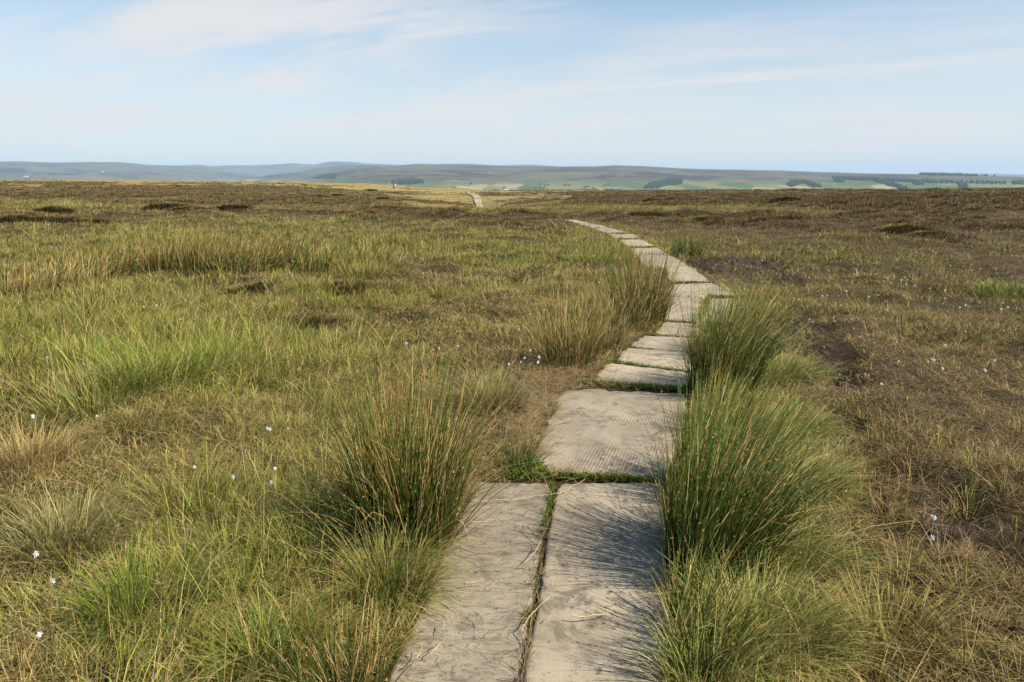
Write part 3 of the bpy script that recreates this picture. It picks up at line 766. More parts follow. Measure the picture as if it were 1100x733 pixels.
# ------------------------------------------------------------------ grass tussocks that read one by one
def tussock(label, base, R0, h, n, seed, cB, cT, wind=(.3, 0), W=.003, group='grass tussocks on the moor', dd=.12, splay=1.1):
    rs = np.random.default_rng(seed)
    a = rs.uniform(-np.pi, np.pi, n); q = np.sqrt(rs.random(n)); x = np.cos(a) * q * R0; y = np.sin(a) * q * R0
    ok = ~on_slab(base[0] + x, base[1] + y, -.02); a, q, x, y = a[ok], q[ok], x[ok], y[ok]; n = len(x)
    b0 = float(zt(base[0], base[1])); z = zt(base[0] + x, base[1] + y) - b0 - .01
    ox = np.cos(a) * q * splay + wind[0] + rs.normal(0, .25, n); oy = np.sin(a) * q * splay + wind[1] + rs.normal(0, .25, n)
    az = np.arctan2(oy, ox); mag = np.hypot(ox, oy)
    L = h * np.clip(rs.lognormal(-.1, .3, n), .3, 1.8)
    th0 = mag * .45 * rs.uniform(.6, 1.3, n); th1 = th0 + .35 + mag * rs.uniform(.4, 1.1, n)
    cb = np.clip(cB * (1 + rs.normal(0, .18, (n, 1))), .01, 1); ct = np.clip(cT * (1 + rs.normal(0, .2, (n, 1))), .01, 1)
    d = rs.random(n) < dd; cb[d] = STRB; ct[d] = STRT * (1 + rs.normal(0, .15, (d.sum(), 1)))
    v, t, cc = blades(np.stack([x, y, z], 1), az, L, W * rs.uniform(.6, 1.4, n), th0, th1, cb, np.clip(ct, 0, 1), 4, rnd=rs)
    ob = link('grass_tussock', mesh_np('grass_tussock', v, t, cc, False, M_grass), None, (base[0], base[1], b0))
    return tag(ob, label, 'grass tussock', group)
LG, LT = c3(.07, .11, .014), c3(.22, .28, .035)
PG, PT = c3(.15, .18, .035), c3(.47, .46, .13)
TS = [
 ('lush green grass tussock in the middle of the left meadow', (170, 415), .30, .34, 1500, LG, LT, (.3, .1)), ('lush green tussock left of the middle meadow one', (115, 400), .28, .30, 1100, LG * 1.1, LT * 1.1, (.3, .1)),
 ('smaller green tussock right of the lush meadow one', (235, 395), .26, .28, 1000, LG, LT, (.3, .1)), ('pale silvery green tussock in front of the lush left ones', (105, 440), .3, .26, 1200, PG * .9, PT * .85, (.2, -.2)),
 ('combed-over green tussock near the bottom left corner', (160, 660), .20, .26, 1000, LG * 1.15, LT * 1.2, (.5, -.2)), ('grey-green tussock at bottom left, lit from the right', (75, 590), .2, .25, 850, OLIVB, PALT * .8, (.2, 0)),
 ('soft green tussock at the foot of the big left rush clump', (420, 640), .14, .28, 900, LG * 1.1, PT * .8, (.35, -.3)), ('green tussock at the bottom edge left of the cut rush clump', (290, 720), .14, .22, 700, LG * 1.1, LT, (.2, -.2)),
 ('big pale yellow-green tussock right of the nearest rushes', (822, 690), .22, .25, 1500, PG, PT, (.35, .1)), ('pale yellow-green tussock behind the big pale one', (850, 615), .2, .22, 1200, PG, PT * .95, (.4, .1)),
 ('pale tussock tucked behind the dense right rushes', (858, 530), .2, .22, 1200, PG * .9, PT * .95, (.4, .1)), ('pale tussock beside the lower right rush clump', (850, 465), .22, .22, 1100, PG * .9, PT * .9, (.4, .1)),
 ('pale tussock right of the tall upright rush clump', (838, 408), .24, .24, 1000, PG * .85, PT * .85, (.4, .1)), ('green tussock touching the bottom edge below the right rushes', (755, 745), .14, .24, 800, LG * 1.2, PT * .9, (.1, -.1)),
 ('bright green grass cushion at the far right edge', (1092, 318), .45, .16, 1200, LG, LT * 1.1, (.1, 0)), ('olive tussock in the brown grass right of the pale band', (960, 690), .16, .2, 500, OLIVB, OLIVT * 1.2, (.2, 0)),
 ('green-gold tussock above the straw litter, left of the grooved slab', (530, 440), .2, .3, 800, OLIVB, PALT * .8, (.2, -.1)), ('green tussock under the shadow of the big left rushes', (330, 600), .2, .2, 700, LG, LT * .8, (.1, 0)),
 ('dull green tussock in the hollow at middle left', (210, 545), .2, .24, 800, LG * .95, OLIVT, (.3, 0)), ('golden tussock at the left edge below the silvery one', (30, 500), .25, .22, 900, STRB * .8, STRT * .8, (.2, -.2)),
 ('green grass tuft beside the stone path bend on the left', (640, 283), .5, .2, 700, LG, LT, (.1, 0)), ('upright green-straw tussock before the bank at centre left', (400, 300), .45, .3, 900, LG, OLIVT, (.2, 0)),
]
for i, (lab, pxy, R0, h, n, cB, cT, wd) in enumerate(TS):
    b0 = hit(*pxy)[:2]; d = math.hypot(*b0)
    tussock(lab, b0, R0 * (1 if d < 5.5 else 1.25), h, n, 300 + i, cB, cT, wd, W=.0036 if d < 5.5 else .0050 if d < 11 else .008)

# ------------------------------------------------------------------ cottongrass
def cotton_mesh(seed, stem=True):
    rs = np.random.default_rng(seed)
    root = None
    n = 90
    a = rs.uniform(-np.pi, np.pi, n); th = rs.uniform(.1, 2.6, n)
    B = rs.normal(0, 1, (n, 3)); B /= np.linalg.norm(B, axis=1)[:, None]; B *= np.array([.0055, .0055, .008]) * rs.random((n, 1)) ** .5; B[:, 0] += .002
    a = np.arctan2(B[:, 1], B[:, 0])
    cw = np.full((n, 3), .86)
    return blades(B, a, rs.uniform(.005, .012, n), rs.uniform(.003, .006, n), 1.2 - B[:, 2] * 130 + rs.normal(0, .3, n), 2.2 - B[:, 2] * 60 + rs.normal(0, .3, n), cw * .95, cw, 2, taper=.25, rnd=rs)
M_cot = leaf_mat('cotton_fluff', .35, .9, .05)
heads = [mesh_np('cotton_head', *cotton_mesh(k), False, M_cot) for k in range(4)]
cstems = []
for k in range(4):
    rs = np.random.default_rng(60 + k)
    v, t, cc = blades(np.zeros((1, 3)), np.array([rs.uniform(-.5, .8)]), np.array([.24]), np.array([.003]), np.array([.05]), np.array([.45]), c3(.12, .14, .04)[None], c3(.30, .22, .09)[None], 4, prism=True, taper=.4, rnd=rs)
    cstems.append((mesh_np('cotton_stem', v, t, cc, True, M_rush), v[-1]))
CG = [(228, 425), (300, 463), (304, 465), (297, 461), (95, 395), (36, 456), (141, 322), (149, 324), (190, 347), (42, 382), (120, 370), (110, 449), (40, 584), (43, 618), (205, 509), (240, 519), (288, 499), (280, 520), (64, 680), (490, 376), (478, 378), (440, 372), (462, 560 - 180),
      (560, 383), (552, 388), (566, 378), (540, 392), (572, 390), (580, 375), (575, 385), (668, 322), (663, 326), (672, 324), (675, 328), (661, 329), (667, 331), (618, 279), (616, 277), (626, 288), (646, 304), (608, 274), (572, 281), (598, 262), (712, 312), (585, 345), (570, 336), (553, 348),
      (702, 240), (698, 238), (714, 248), (727, 247), (720, 249), (690, 243), (607, 259), (410, 262), (420, 268), (395, 266), (370, 262), (252, 271), (255, 273), (287, 279), (311, 253), (314, 249), (330, 256), (131, 246), (185, 242), (245, 245),
      (992, 397), (997, 401), (1004, 403), (1000, 399), (973, 401), (1009, 408), (1048, 404), (1065, 384), (1010, 379), (926, 367), (923, 358), (1074, 335), (1088, 333), (1072, 350), (1049, 318), (1020, 313), (1017, 318), (1031, 322), (1035, 326), (1028, 330), (976, 297), (981, 300), (954, 298), (957, 302), (955, 297), (994, 313),
      (997, 295), (1003, 305), (860, 316), (866, 322), (905, 310), (835, 285), (838, 295), (889, 314), (888, 316), (868, 345), (835, 324), (800, 330), (905, 252), (899, 257), (936, 280), (990, 263), (1005, 270), (1018, 307), (1083, 327), (1030, 355), (953, 551 - 250), (1003, 561), (983, 590), (938, 424), (960, 375), (930, 320), (870, 290), (850, 262), (880, 270), (915, 290),
      (780, 262), (770, 255), (800, 268), (822, 272), (790, 250), (1050, 285), (1078, 292), (1090, 275), (1060, 300), (1040, 290), (1092, 307), (1000, 285), (972, 275), (948, 270), (940, 310), (910, 335), (900, 325)]
for i in range(35):
    CG.append((random.choice([random.uniform(780, 1095), random.uniform(20, 660)]), random.uniform(246, 345)))
def add_cotton(i, px, py):
    hgt = random.uniform(.15, .27)
    d = ray(px, py); t = -(EYE - hgt) / d[2]
    w0 = d * t
    w = (w0[0], w0[1])
    pdv, sdv = path_dist(np.array([w[0]]), np.array([w[1]]))
    if on_slab(np.array([w[0]]), np.array([w[1]]), .1)[0]: return
    z0 = float(zt(w[0], w[1]))
    e = bpy.data.objects.new('cottongrass', None); COL.objects.link(e); e.location = (w[0], w[1], z0); e.empty_display_size = .05
    e.rotation_euler = (0, 0, random.uniform(0, 6.28))
    L = 'right' if sdv[0] > 0 else 'left'
    dist = math.hypot(*w)
    near = dist < 6.5
    if L == 'left':
        lab, gp = ('white cottongrass head in the near grass left of the path', 'near cottongrass left of the path') if near else ('white cottongrass head far out in the grass left of the path', 'farther cottongrass left of the path')
    else:
        lab, gp = ('white cottongrass head in the near brown grass right of the path', 'near cottongrass right of the path') if near else ('white cottongrass head far out in the brown grass right of the path', 'farther cottongrass right of the path')
    tag(e, lab, 'cottongrass', gp)
    k = i % 4; sm, tip = cstems[k]
    s = link('stem', sm, e); s.scale = (1, 1, hgt / .24)
    h = link('head', heads[(i * 7 + 3) % 4], e, (tip[0], tip[1], tip[2] * hgt / .24))
    q = random.uniform(.55, .95) * (1.0 if dist < 9 else 1.12)
    h.scale = (q, q, q * random.uniform(.9, 1.3)); h.rotation_euler = (random.uniform(-.4, .4), random.uniform(-.4, .4), random.uniform(0, 6))
for i, (px, py) in enumerate(CG): add_cotton(i, px, py)

# ------------------------------------------------------------------ moss, litter, loose stems
def along(p0, p1, n, wd, z=.012):
    t = rng.random(n); a = np.array(flat(*p0, .03)[:2]); b = np.array(flat(*p1, .03)[:2])
    c = a + (b - a) * t[:, None]; nrm = np.array([-(b - a)[1], (b - a)[0]]) / np.hypot(*(b - a))
    return c + nrm * rng.normal(0, wd, (n, 1))
mp = []
for p0, p1, n, wd, L in [((560, 508), (712, 515), 3600, .016, .02), ((594, 519), (583, 572), 700, .011, .017), ((583, 572), (572, 640), 120, .008, .014), ((568, 655), (566, 670), 120, .012, .015), ((622, 409), (745, 418), 3000, .026, .022), ((650, 386.5), (745, 400), 1500, .02, .018),
                         ((668, 371.5), (747, 380), 700, .015, .015), ((760, 318), (794, 319), 700, .02, .03), ((760, 319), (750, 345), 600, .02, .03), ((712, 345), (786, 347.5), 600, .02, .03), ((720, 303.3), (766, 303.3), 500, .02, .035), ((545, 505), (580, 500), 1500, .06, .04), ((690, 359), (748, 362), 400, .015, .02),
                         ((653, 250.8), (679, 250.7), 250, .03, .05), ((662, 257), (690, 256.6), 250, .03, .05), ((675, 265.8), (706, 265.3), 250, .03, .05)]:
    q = along(p0, p1, n, wd); k = len(q)
    cb = c3(.05, .085, .012) * (1 + rng.normal(0, .25, (k, 1))); ct = c3(.14, .22, .03) * (1 + rng.normal(0, .25, (k, 1)))
    z0 = .012 + rng.random(k) * .02
    mp.append(blades(np.stack([q[:, 0], q[:, 1], z0], 1), rng.uniform(-np.pi, np.pi, k), L * rng.lognormal(0, .4, k), np.full(k, L * .28), rng.uniform(.2, 1.2, k), rng.uniform(.8, 1.8, k), np.clip(cb, .01, 1), np.clip(ct, .01, 1), 2))
v, t, cc = merge(mp)
o = link('moss', mesh_np('moss', v, t, cc, False, M_grass)); tag(o, 'bright green moss growing in the joints between the slabs', 'moss', kind='stuff')

lp = []
def litter_patch(px, py, rx, ry, n, L0=.2, W=.003, zl=.015, zh=.05):
    a = rng.uniform(-np.pi, np.pi, n); q = np.sqrt(rng.random(n))
    P2 = np.array([flat(px + math.cos(i) * k * rx, py + math.sin(i) * k * ry)[:2] for i, k in zip(a, q)])
    k = ~on_slab(P2[:, 0], P2[:, 1], .02) | (rng.random(n) < .06); P2 = P2[k]; n = len(P2)
    z = np.maximum(zt(P2[:, 0], P2[:, 1]), 0) + rng.uniform(zl, zh, n)
    z = np.where(on_slab(P2[:, 0], P2[:, 1], .02), np.maximum(z, .05), z)
    cb = c3(.36, .23, .11) * (1 + rng.normal(0, .25, (n, 1))); ct = c3(.56, .40, .22) * (1 + rng.normal(0, .25, (n, 1)))
    th = rng.uniform(1.3, 1.62, n)
    lp.append(blades(np.stack([P2[:, 0], P2[:, 1], z], 1), rng.uniform(-np.pi, np.pi, n), L0 * rng.lognormal(-.1, .5, n), W * rng.uniform(.7, 1.2, n), th, th + rng.uniform(-.15, .25, n), np.clip(cb, .02, 1), np.clip(ct, .02, 1), 3, prism=True, taper=.4))
litter_patch(590, 415, 36, 28, 900); litter_patch(575, 455, 26, 28, 900, .16); litter_patch(560, 475, 20, 20, 350, .14); litter_patch(620, 398, 40, 10, 450, .2); litter_patch(665, 368, 35, 10, 400, .2)
litter_patch(500, 560, 26, 40, 700, .12, .0025); litter_patch(470, 640, 22, 30, 350, .1, .0025); litter_patch(700, 340, 26, 16, 300, .2); litter_patch(200, 320, 90, 10, 500, .3, .006); litter_patch(285, 306, 40, 6, 350, .3, .006)
# the crack between the two bottom slabs
for p0, p1, n in [((595, 520), (565, 690), 130), ((565, 690), (553, 770), 200), ((583, 590), (557, 750), 90)]:
    q = along(p0, p1, n, .007); k = len(q)
    dirv = math.atan2(*(np.array(flat(*p1)[:2]) - np.array(flat(*p0)[:2]))[::-1])
    cb = c3(.20, .13, .075) * (1 + rng.normal(0, .35, (k, 1))); ct = c3(.42, .30, .17) * (1 + rng.normal(0, .3, (k, 1)))
    th = rng.uniform(1.35, 1.6, k)
    lp.append(blades(np.stack([q[:, 0], q[:, 1], rng.uniform(.0, .03, k)], 1), dirv + rng.normal(0, .22, k) + np.pi * (rng.random(k) < .5), rng.uniform(.03, .16, k), np.full(k, .0022), th, th, np.clip(cb, .02, 1), np.clip(ct, .02, 1), 2, prism=True, taper=.4))
v, t, cc = merge(lp)
o = link('rush_litter', mesh_np('rush_litter', v, t, cc, False, M_dry)); tag(o, 'tangled dead straw-coloured rush litter beside the slabs', 'litter', kind='stuff')

def z1(x, y): return (400 + x / 2.897, 480 + y / 2.897)
ST = [(z1(480, 250), z1(570, 320), 'brown rush stem across the crack, crossing a paler stem'), (z1(620, 528), z1(757, 505), 'thick straw stem lying alone on the smooth bottom slab'), (z1(468, 566), z1(552, 470), 'straw stem pointing up right from the mossy spot in the crack'),
      (z1(465, 568), z1(500, 608), 'short straw stem pointing down right from the mossy spot in the crack'), (z1(320, 172), z1(580, 145), 'long pale stem lying across the top of the flaking slab'), (z1(275, 318), z1(410, 340), 'brown stem lying level on the flaking slab'),
      (z1(580, 150), z1(662, 103), 'pale pair of straws at the top of the long crack'), (z1(605, 180), z1(695, 222), 'brown stem at the top left of the smooth bottom slab'), (z1(115, 680), z1(155, 620), 'pale stem at the lower left corner of the flaking slab'),
      (z1(180, 650), z1(222, 605), 'pale stem beside the one at the flaking slab lower left corner'), (z1(318, 515), z1(347, 552), 'short dark stem in the middle of the flaking slab'), (z1(840, 485), z1(897, 522), 'curved pale stem at the right side of the smooth bottom slab'),
      (z1(535, 385), z1(560, 440), 'thin straw standing off the crack on the smooth slab'), (z1(240, 470), z1(296, 505), 'straw stem at the left edge of the flaking slab'), ((589, 456), (613, 450), 'pale straw lying on the left of the grooved slab'),
      (z1(520, 300), z1(470, 365), 'pale stem slanting down left from the crack'), (z1(290, 425), z1(350, 418), 'faint straw on the flaking slab left side'), (z1(545, 540), z1(560, 524), 'tiny straw bit on the smooth slab near the crack'), (z1(225, 545), z1(218, 575), 'tiny upright-lying straw at the flaking slab left edge')]
for i, (a, b, lab) in enumerate(ST):
    w0 = flat(*a, .05); w1 = flat(*b, .05); c = (w0 + w1) / 2; d = w1 - w0; L = float(np.hypot(d[0], d[1])); az = math.atan2(d[1], d[0])
    K = 7; bend = random.uniform(-.12, .12) * L
    pts = [np.array([-L / 2 + L * k / K, bend * (1 - (2 * k / K - 1) ** 2) + random.uniform(-.003, .003), 0.002 + .003 * math.sin(k * 2.1 + i) + (.004 if k in (0, K) else 0)]) for k in range(K + 1)]
    rr = .0021 if i != 1 else .0032
    V = []; T = []
    for k, p_ in enumerate(pts):
        q = rr * (1 - .5 * k / K)
        for j in range(5): V.append(p_ + np.array([0, q * math.cos(j * 1.2566), q * math.sin(j * 1.2566)]))
    for k in range(K):
        for j in range(5):
            a0, a1 = k * 5 + j, k * 5 + (j + 1) % 5; T += [(a0, a1, a1 + 5), (a0, a1 + 5, a0 + 5)]
    V = np.array(V); dk = 'brown' in lab or 'dark' in lab
    cs = (c3(.26, .16, .09) if dk else c3(.58, .44, .25)) * np.ones((len(V), 3)) * (1 + .12 * np.sin(np.arange(len(V)) * .9))[:, None]
    ob = link('dead_straw', mesh_np('dead_straw', V, np.array(T), cs, True, M_dry), None, (c[0], c[1], .048), az)
    tag(ob, lab, 'dead stem', 'loose dead stems on the slabs')

# torn clods of peat
def clod(seed, s):
    rs = np.random.default_rng(seed); n1_, n2_ = 12, 8
    V = []
    for i in range(n2_ + 1):
        th = math.pi * i / n2_
        for j in range(n1_):
            ph = 2 * math.pi * j / n1_; d = np.array([math.sin(th) * math.cos(ph), math.sin(th) * math.sin(ph), math.cos(th) * .6])
            k = .65 + .7 * float(fbm(np.array([d[0] * 2 + d[2] * 3 + seed]), np.array([d[1] * 2 - d[2] * 2]), 11, 3)[0])
            V.append(d * s * k)
    T = []
    for i in range(n2_):
        for j in range(n1_):
            a, b = i * n1_ + j, i * n1_ + (j + 1) % n1_; T += [(a, a + n1_, b + n1_), (a, b + n1_, b)]
    return np.array(V), np.array(T)
M_peat = plain('dark_peat', (.035, .023, .015), .95, 1.0, 25, .5)
cm = [mesh_np('peat_clod', *clod(5 + k, .13), None, False, M_peat) for k in range(4)]
for i in range(105):
    if i >= 75: px, py, lab, gp_ = random.gauss(1045, 30), random.gauss(572, 18), 'dark peat crumb in the bare hollow at the right edge', 'peat crumbs in the right-edge hollow'
    elif i < 40: px, py, lab, gp_ = random.gauss(788, 24), random.gauss(283, 6), 'dark torn peat clod in the bare patch by the path bend', 'peat clods by the path bend'
    else:
        tq = random.random(); px, py = 850 + 60 * tq + random.gauss(0, 6), 338 + 80 * tq + random.gauss(0, 5); lab, gp_ = 'dark peat lump in the rut right of the rushes', 'peat lumps in the right-hand rut'
    w = hit(px, py)
    pd_, _ = path_dist(np.array([w[0]]), np.array([w[1]]))
    if pd_[0] < .9: continue
    ob = link('peat_clod', cm[i % 4], None, (w[0], w[1], float(zt(w[0], w[1])) - .02), random.uniform(0, 6), random.uniform(.15, .45) if i >= 75 else random.uniform(.3, 1.05) if i < 40 else random.uniform(.25, .6))
    tag(ob, lab, 'peat clod', gp_)

# ------------------------------------------------------------------ hills
RIDG = [  # distance of crest, where its near slope starts, crest line (x, y in the photograph)
 ('A', 6500, 3900, [(-200, 230), (280, 203), (330, 192.5), (350, 188.5), (360, 186.2), (380, 181.8), (400, 179.6), (440, 177.9), (480, 177.5), (560, 179.2), (600, 179.2), (640, 178.6), (662, 177.8), (690, 178.4), (720, 180.3), (745, 182), (760, 182.2), (800, 183.7), (860, 185.2), (900, 186.3), (920, 186.4), (980, 187.2), (1040, 188.6), (1100, 190.8), (1300, 193)]),
 ('B', 10500, 8200, [(-200, 230), (380, 182), (430, 177.8), (445, 176.2), (478, 176.3), (500, 176), (540, 177.8), (570, 177), (600, 179.2), (660, 178.5), (760, 182), (830, 182.9), (870, 184.3), (905, 185.6), (960, 187.1), (1100, 190.4), (1300, 191)]),
 ('C', 9000, 7200, [(-200, 230), (240, 200), (264, 192), (280, 190), (300, 187), (320, 184.5), (345, 180.5), (370, 177.5), (400, 177.6), (440, 179.5), (480, 184), (600, 190), (1300, 200)]),
 ('D', 12500, 7600, [(-400, 176), (-50, 174.5), (0, 174), (20, 173.4), (60, 174.6), (100, 174.1), (130, 174.1), (160, 177), (200, 179), (220, 180.4), (240, 184), (265, 187.4), (285, 190.5), (330, 196), (1300, 200)]),
 ('E', 16500, 14000, [(-400, 180), (150, 179), (190, 178), (215, 177.1), (228, 178.8), (245, 177.6), (280, 177.8), (300, 176.8), (315, 175.6), (340, 177), (350, 174.4), (362, 173.6), (380, 174.3), (400, 176.2), (430, 177.4), (480, 179), (600, 184), (1300, 190)]),
 ('F', 21000, 18500, [(-400, 186), (700, 185), (860, 184.9), (905, 185.2), (940, 187.6), (960, 187.4), (985, 187.8), (1040, 187.3), (1055, 186.6), (1100, 187.6), (1300, 186)]),
]
def pxcol(x, y): return 550 + 819.2 * x / np.maximum(y, 1e-3)
def zhill(x, y):
    x = np.asarray(x, float); y = np.asarray(y, float)
    r = np.hypot(x, y); s = np.clip(np.where(y > .05 * r, pxcol(x, y), np.where(x > 0, 1300, -400)), -400, 1300)
    cs = np.clip(y / np.maximum(r, 1), .75, 1)
    z = np.full(np.shape(r), -120.0) + (fbm(x / 900, y / 900, 5, 3) - .5) * 20
    for nm, RC, RF, tab in RIDG:
        tx = np.array([a for a, b in tab], float); ty = np.array([b for a, b in tab], float)
        yc = np.interp(s, tx, ty)
        yc = yc + (fbm(s / 22.0, s * 0 + RC, 77, 4) - .5) * .7
        zc = EYE + RC * cs * _tan(yc)
        u = (r - RF) / (RC - RF)
        prof = np.where(u < 1, np.clip(u, 0, 1) ** .75 * (1 - .0) , 1 - np.clip((r - RC) / (RC * .35), 0, 1) ** 1.5)
        rel = (fbm(x / 520, y / 520, 15, 5) - .5) * 34 * sstep(0, .15, u) * sstep(1.0, .7, u)
        base = -120.0
        if nm == 'A': base = -75.0
        if nm == 'A':
            zi = base + (zc - base) * prof
            zi = np.where(r < RF, base - (RF - r) * .03, zi)
        else:
            zi = base + (zc - base) * prof
        z = np.maximum(z, zi + rel * (1.0 if nm == 'A' else 1.6))
    return z
fine = np.linspace(-46, 46, 640); coarse1 = np.linspace(46, 314, 60)[1:-1]
AZ = np.radians(np.concatenate([fine, coarse1])); RG = np.exp(np.linspace(math.log(1400), math.log(26000), 330))
A, Rr = np.meshgrid(AZ, RG, indexing='ij'); X, Y = (np.sin(A) * Rr).ravel(), (np.cos(A) * Rr).ravel()
Zh = zhill(X, Y); Zh[Rr.ravel() < 1500] = -150
Vh = np.stack([X, Y, Zh], 1); na, nr = len(AZ), len(RG)
idx = np.arange(na * nr).reshape(na, nr); nx = np.roll(idx, -1, 0)
F = np.stack([idx[:, :-1], idx[:, 1:], nx[:, 1:], nx[:, :-1]], -1).reshape(-1, 4)
# how high each spot sits between valley floor and crest, for moor above and pasture below
m = bpy.data.materials.new('far_fells'); nt = nodes(m); Lk = nt.links
tc = N(nt, 'ShaderNodeTexCoord'); sep = N(nt, 'ShaderNodeSeparateXYZ'); Lk.new(tc.outputs['Object'], sep.inputs[0])
ns = noise(nt, tc.outputs['Object'], .0016, 7, .62, .8); nf = noise(nt, tc.outputs['Object'], .006, 6, .7); nb = noise(nt, tc.outputs['Object'], .00055, 4, .6)
# height + noise -> moor mask
hh = N(nt, 'ShaderNodeMath', operation='MULTIPLY_ADD'); Lk.new(ns, hh.inputs[0]); hh.inputs[1].default_value = 110; Lk.new(sep.outputs[2], hh.inputs[2])
moor = ramp(nt, hh.outputs[0], 0, 45)
vor = N(nt, 'ShaderNodeTexVoronoi', feature='F1', distance='CHEBYCHEV'); vor.inputs['Scale'].default_value = .0075; vor.inputs['Randomness'].default_value = .8
mpn = N(nt, 'ShaderNodeMapping'); mpn.inputs['Rotation'].default_value = (0, 0, .35); mpn.inputs['Scale'].default_value = (1, .5, 0); Lk.new(tc.outputs['Object'], mpn.inputs[0]); Lk.new(mpn.outputs[0], vor.inputs['Vector'])
sc_ = N(nt, 'ShaderNodeSeparateColor'); Lk.new(vor.outputs['Color'], sc_.inputs[0])
fld = mixrgb(nt, ramp(nt, sc_.outputs[0], .35, .5), (.08, .12, .035), (.17, .18, .065))
fld = mixrgb(nt, ramp(nt, sc_.outputs[1], .82, .86), fld, (.32, .27, .14))
fld = mixrgb(nt, ramp(nt, sc_.outputs[2], .8, .85), fld, (.07, .10, .035))
mo = mixrgb(nt, ramp(nt, ns, .38, .62), (.05, .032, .04), (.12, .105, .06))
mo = mixrgb(nt, ramp(nt, nf, .50, .66), mo, (.10, .15, .05))
mo = mixrgb(nt, ramp(nt, noise(nt, tc.outputs['Object'], .0042, 5, .7), .60, .72), mo, (.36, .22, .14))
mo = mixrgb(nt, ramp(nt, noise(nt, tc.outputs['Object'], .009, 4, .7), .60, .7), mo, (.05, .04, .03))
cl = mixrgb(nt, moor, fld, mo)
p = N(nt, 'ShaderNodeBsdfPrincipled'); p.inputs['Roughness'].default_value = 1; p.inputs['Specular IOR Level'].default_value = .05; Lk.new(cl, p.inputs['Base Color'])
o = N(nt, 'ShaderNodeOutputMaterial'); Lk.new(p.outputs[0], o.inputs[0])
h = link('hills', mesh_np('hills', Vh, F, None, True, m, True)); tag(h, 'long far fells with moor above and pale fields below', 'hills', kind='structure')

_HG = Zh.reshape(len(AZ), len(RG))[:640]
def zhill_grid(x, y):
    """height of the finished hill sheet, read off its own grid"""
    a = np.clip((np.degrees(np.arctan2(x, y)) + 46) / 92 * 639, 0, 638.99)
    w = np.clip((np.log(np.hypot(x, y)) - math.log(1400)) / (math.log(26000) - math.log(1400)) * 329, 0, 328.99)
    i = np.asarray(a, int); j = np.asarray(w, int); fa = a - i; fw = w - j
    return (_HG[i, j] * (1 - fa) + _HG[i + 1, j] * fa) * (1 - fw) + (_HG[i, j + 1] * (1 - fa) + _HG[i + 1, j + 1] * fa) * fw
def hhit(px, py):
    return hit(px, py, zhill_grid, 3000, 32000, 420)

# plantations
def wood(name, label, polys, n, seed, h=15, cap=26000):
    rs = random.Random(seed); parts_ = []; cnt = 0; tries = 0
    while cnt < n and tries < n * 8:
        tries += 1
        poly = rs.choice(polys); xs = [a for a, b in poly]; ys = [b for a, b in poly]
        px, py = rs.uniform(min(xs), max(xs)), rs.uniform(min(ys), max(ys))
        if not inpoly(np.array([px]), np.array([py]), poly)[0]: continue
        w = hhit(px, py)
        if w is None or w[1] > cap: continue
        w[0] += rs.uniform(-6, 6); w[1] += rs.uniform(-30, 30); w[2] = float(zhill_grid(w[0], w[1]))
        hh_ = h * rs.uniform(.7, 1.25); r = hh_ * .34; K = 7
        V = [(w[0], w[1], w[2] + hh_)]; lv = [(0.0, r * .45), (.3, r), (.65, r * .62)]
        for f, q in lv:
            for j in range(K):
                a = 6.283 * j / K + f; qq = q * rs.uniform(.75, 1.2); V.append((w[0] + math.cos(a) * qq, w[1] + math.sin(a) * qq, w[2] + hh_ * (f + .02) - 1))
        T = []
        for l in range(2):
            for j in range(K):
                a, b = 1 + l * K + j, 1 + l * K + (j + 1) % K; T += [(a, b, b + K), (a, b + K, a + K)]
        for j in range(K): T.append((1 + 2 * K + j, 1 + 2 * K + (j + 1) % K, 0))
        tn = rs.uniform(.7, 1.3)
        parts_.append((np.array(V), np.array(T), np.array([[.03 * tn, .05 * tn, .022 * tn]] * len(V)))); cnt += 1
    if not parts_: return
    v, t, cc = merge(parts_)
    o = link(name, mesh_np(name, v, t, cc, False, M_heath)); tag(o, label, 'woodland', kind='stuff')
def zq(ox, oy, s, *pts): return [(ox + a / s, oy + b / s) for a, b in pts]
wood('woodland', 'dark conifer block on the fell above the middle of the moor edge', [zq(560, 165, 5.5, (790, 175), (870, 155), (950, 158), (945, 180), (850, 195), (790, 207), (735, 207), (735, 195))], 420, 1)
wood('woodland', 'horseshoe-shaped dark wood round a pale field', [zq(740, 165, 5.5, (590, 185), (605, 170), (640, 165), (640, 178), (620, 197), (590, 197)), zq(740, 165, 5.5, (640, 165), (700, 168), (750, 180), (770, 200), (735, 202), (700, 180), (640, 177))], 300, 2)
wood('woodland', 'long slanting conifer belts on the right-hand fell', [zq(740, 165, 5.5, (850, 145), (900, 143), (1100, 152), (1100, 161), (930, 160), (905, 172), (865, 168)), zq(920, 165, 6.11, (0, 165), (120, 168), (375, 180), (370, 190), (170, 182), (0, 175)),
     zq(920, 165, 6.11, (100, 178), (170, 183), (330, 225), (300, 235), (240, 222)), zq(920, 165, 6.11, (370, 178), (470, 180), (750, 190), (960, 193), (960, 203), (700, 197), (470, 198), (420, 212), (375, 207))], 900, 3)
wood('woodland', 'small wood strip running down between two right-hand fields', [zq(920, 165, 6.11, (668, 197), (690, 197), (728, 222), (700, 228))], 60, 4)
wood('woodland', 'dark flat-topped plantation on the right skyline', [[(988, 187.4), (1070, 188.9), (1071, 189.9), (990, 188.6)]], 260, 5, 18)
wood('woodland', 'dark wood at the right edge of the view above the moor', [zq(920, 165, 6.11, (1045, 190), (1120, 188), (1120, 204), (1040, 205))], 110, 6)
wood('woodland', 'blue-green wood on the slope left of the nearest fell', [zq(200, 165, 5.5, (745, 145), (800, 125), (880, 118), (885, 130), (880, 150), (760, 152))], 260, 7)
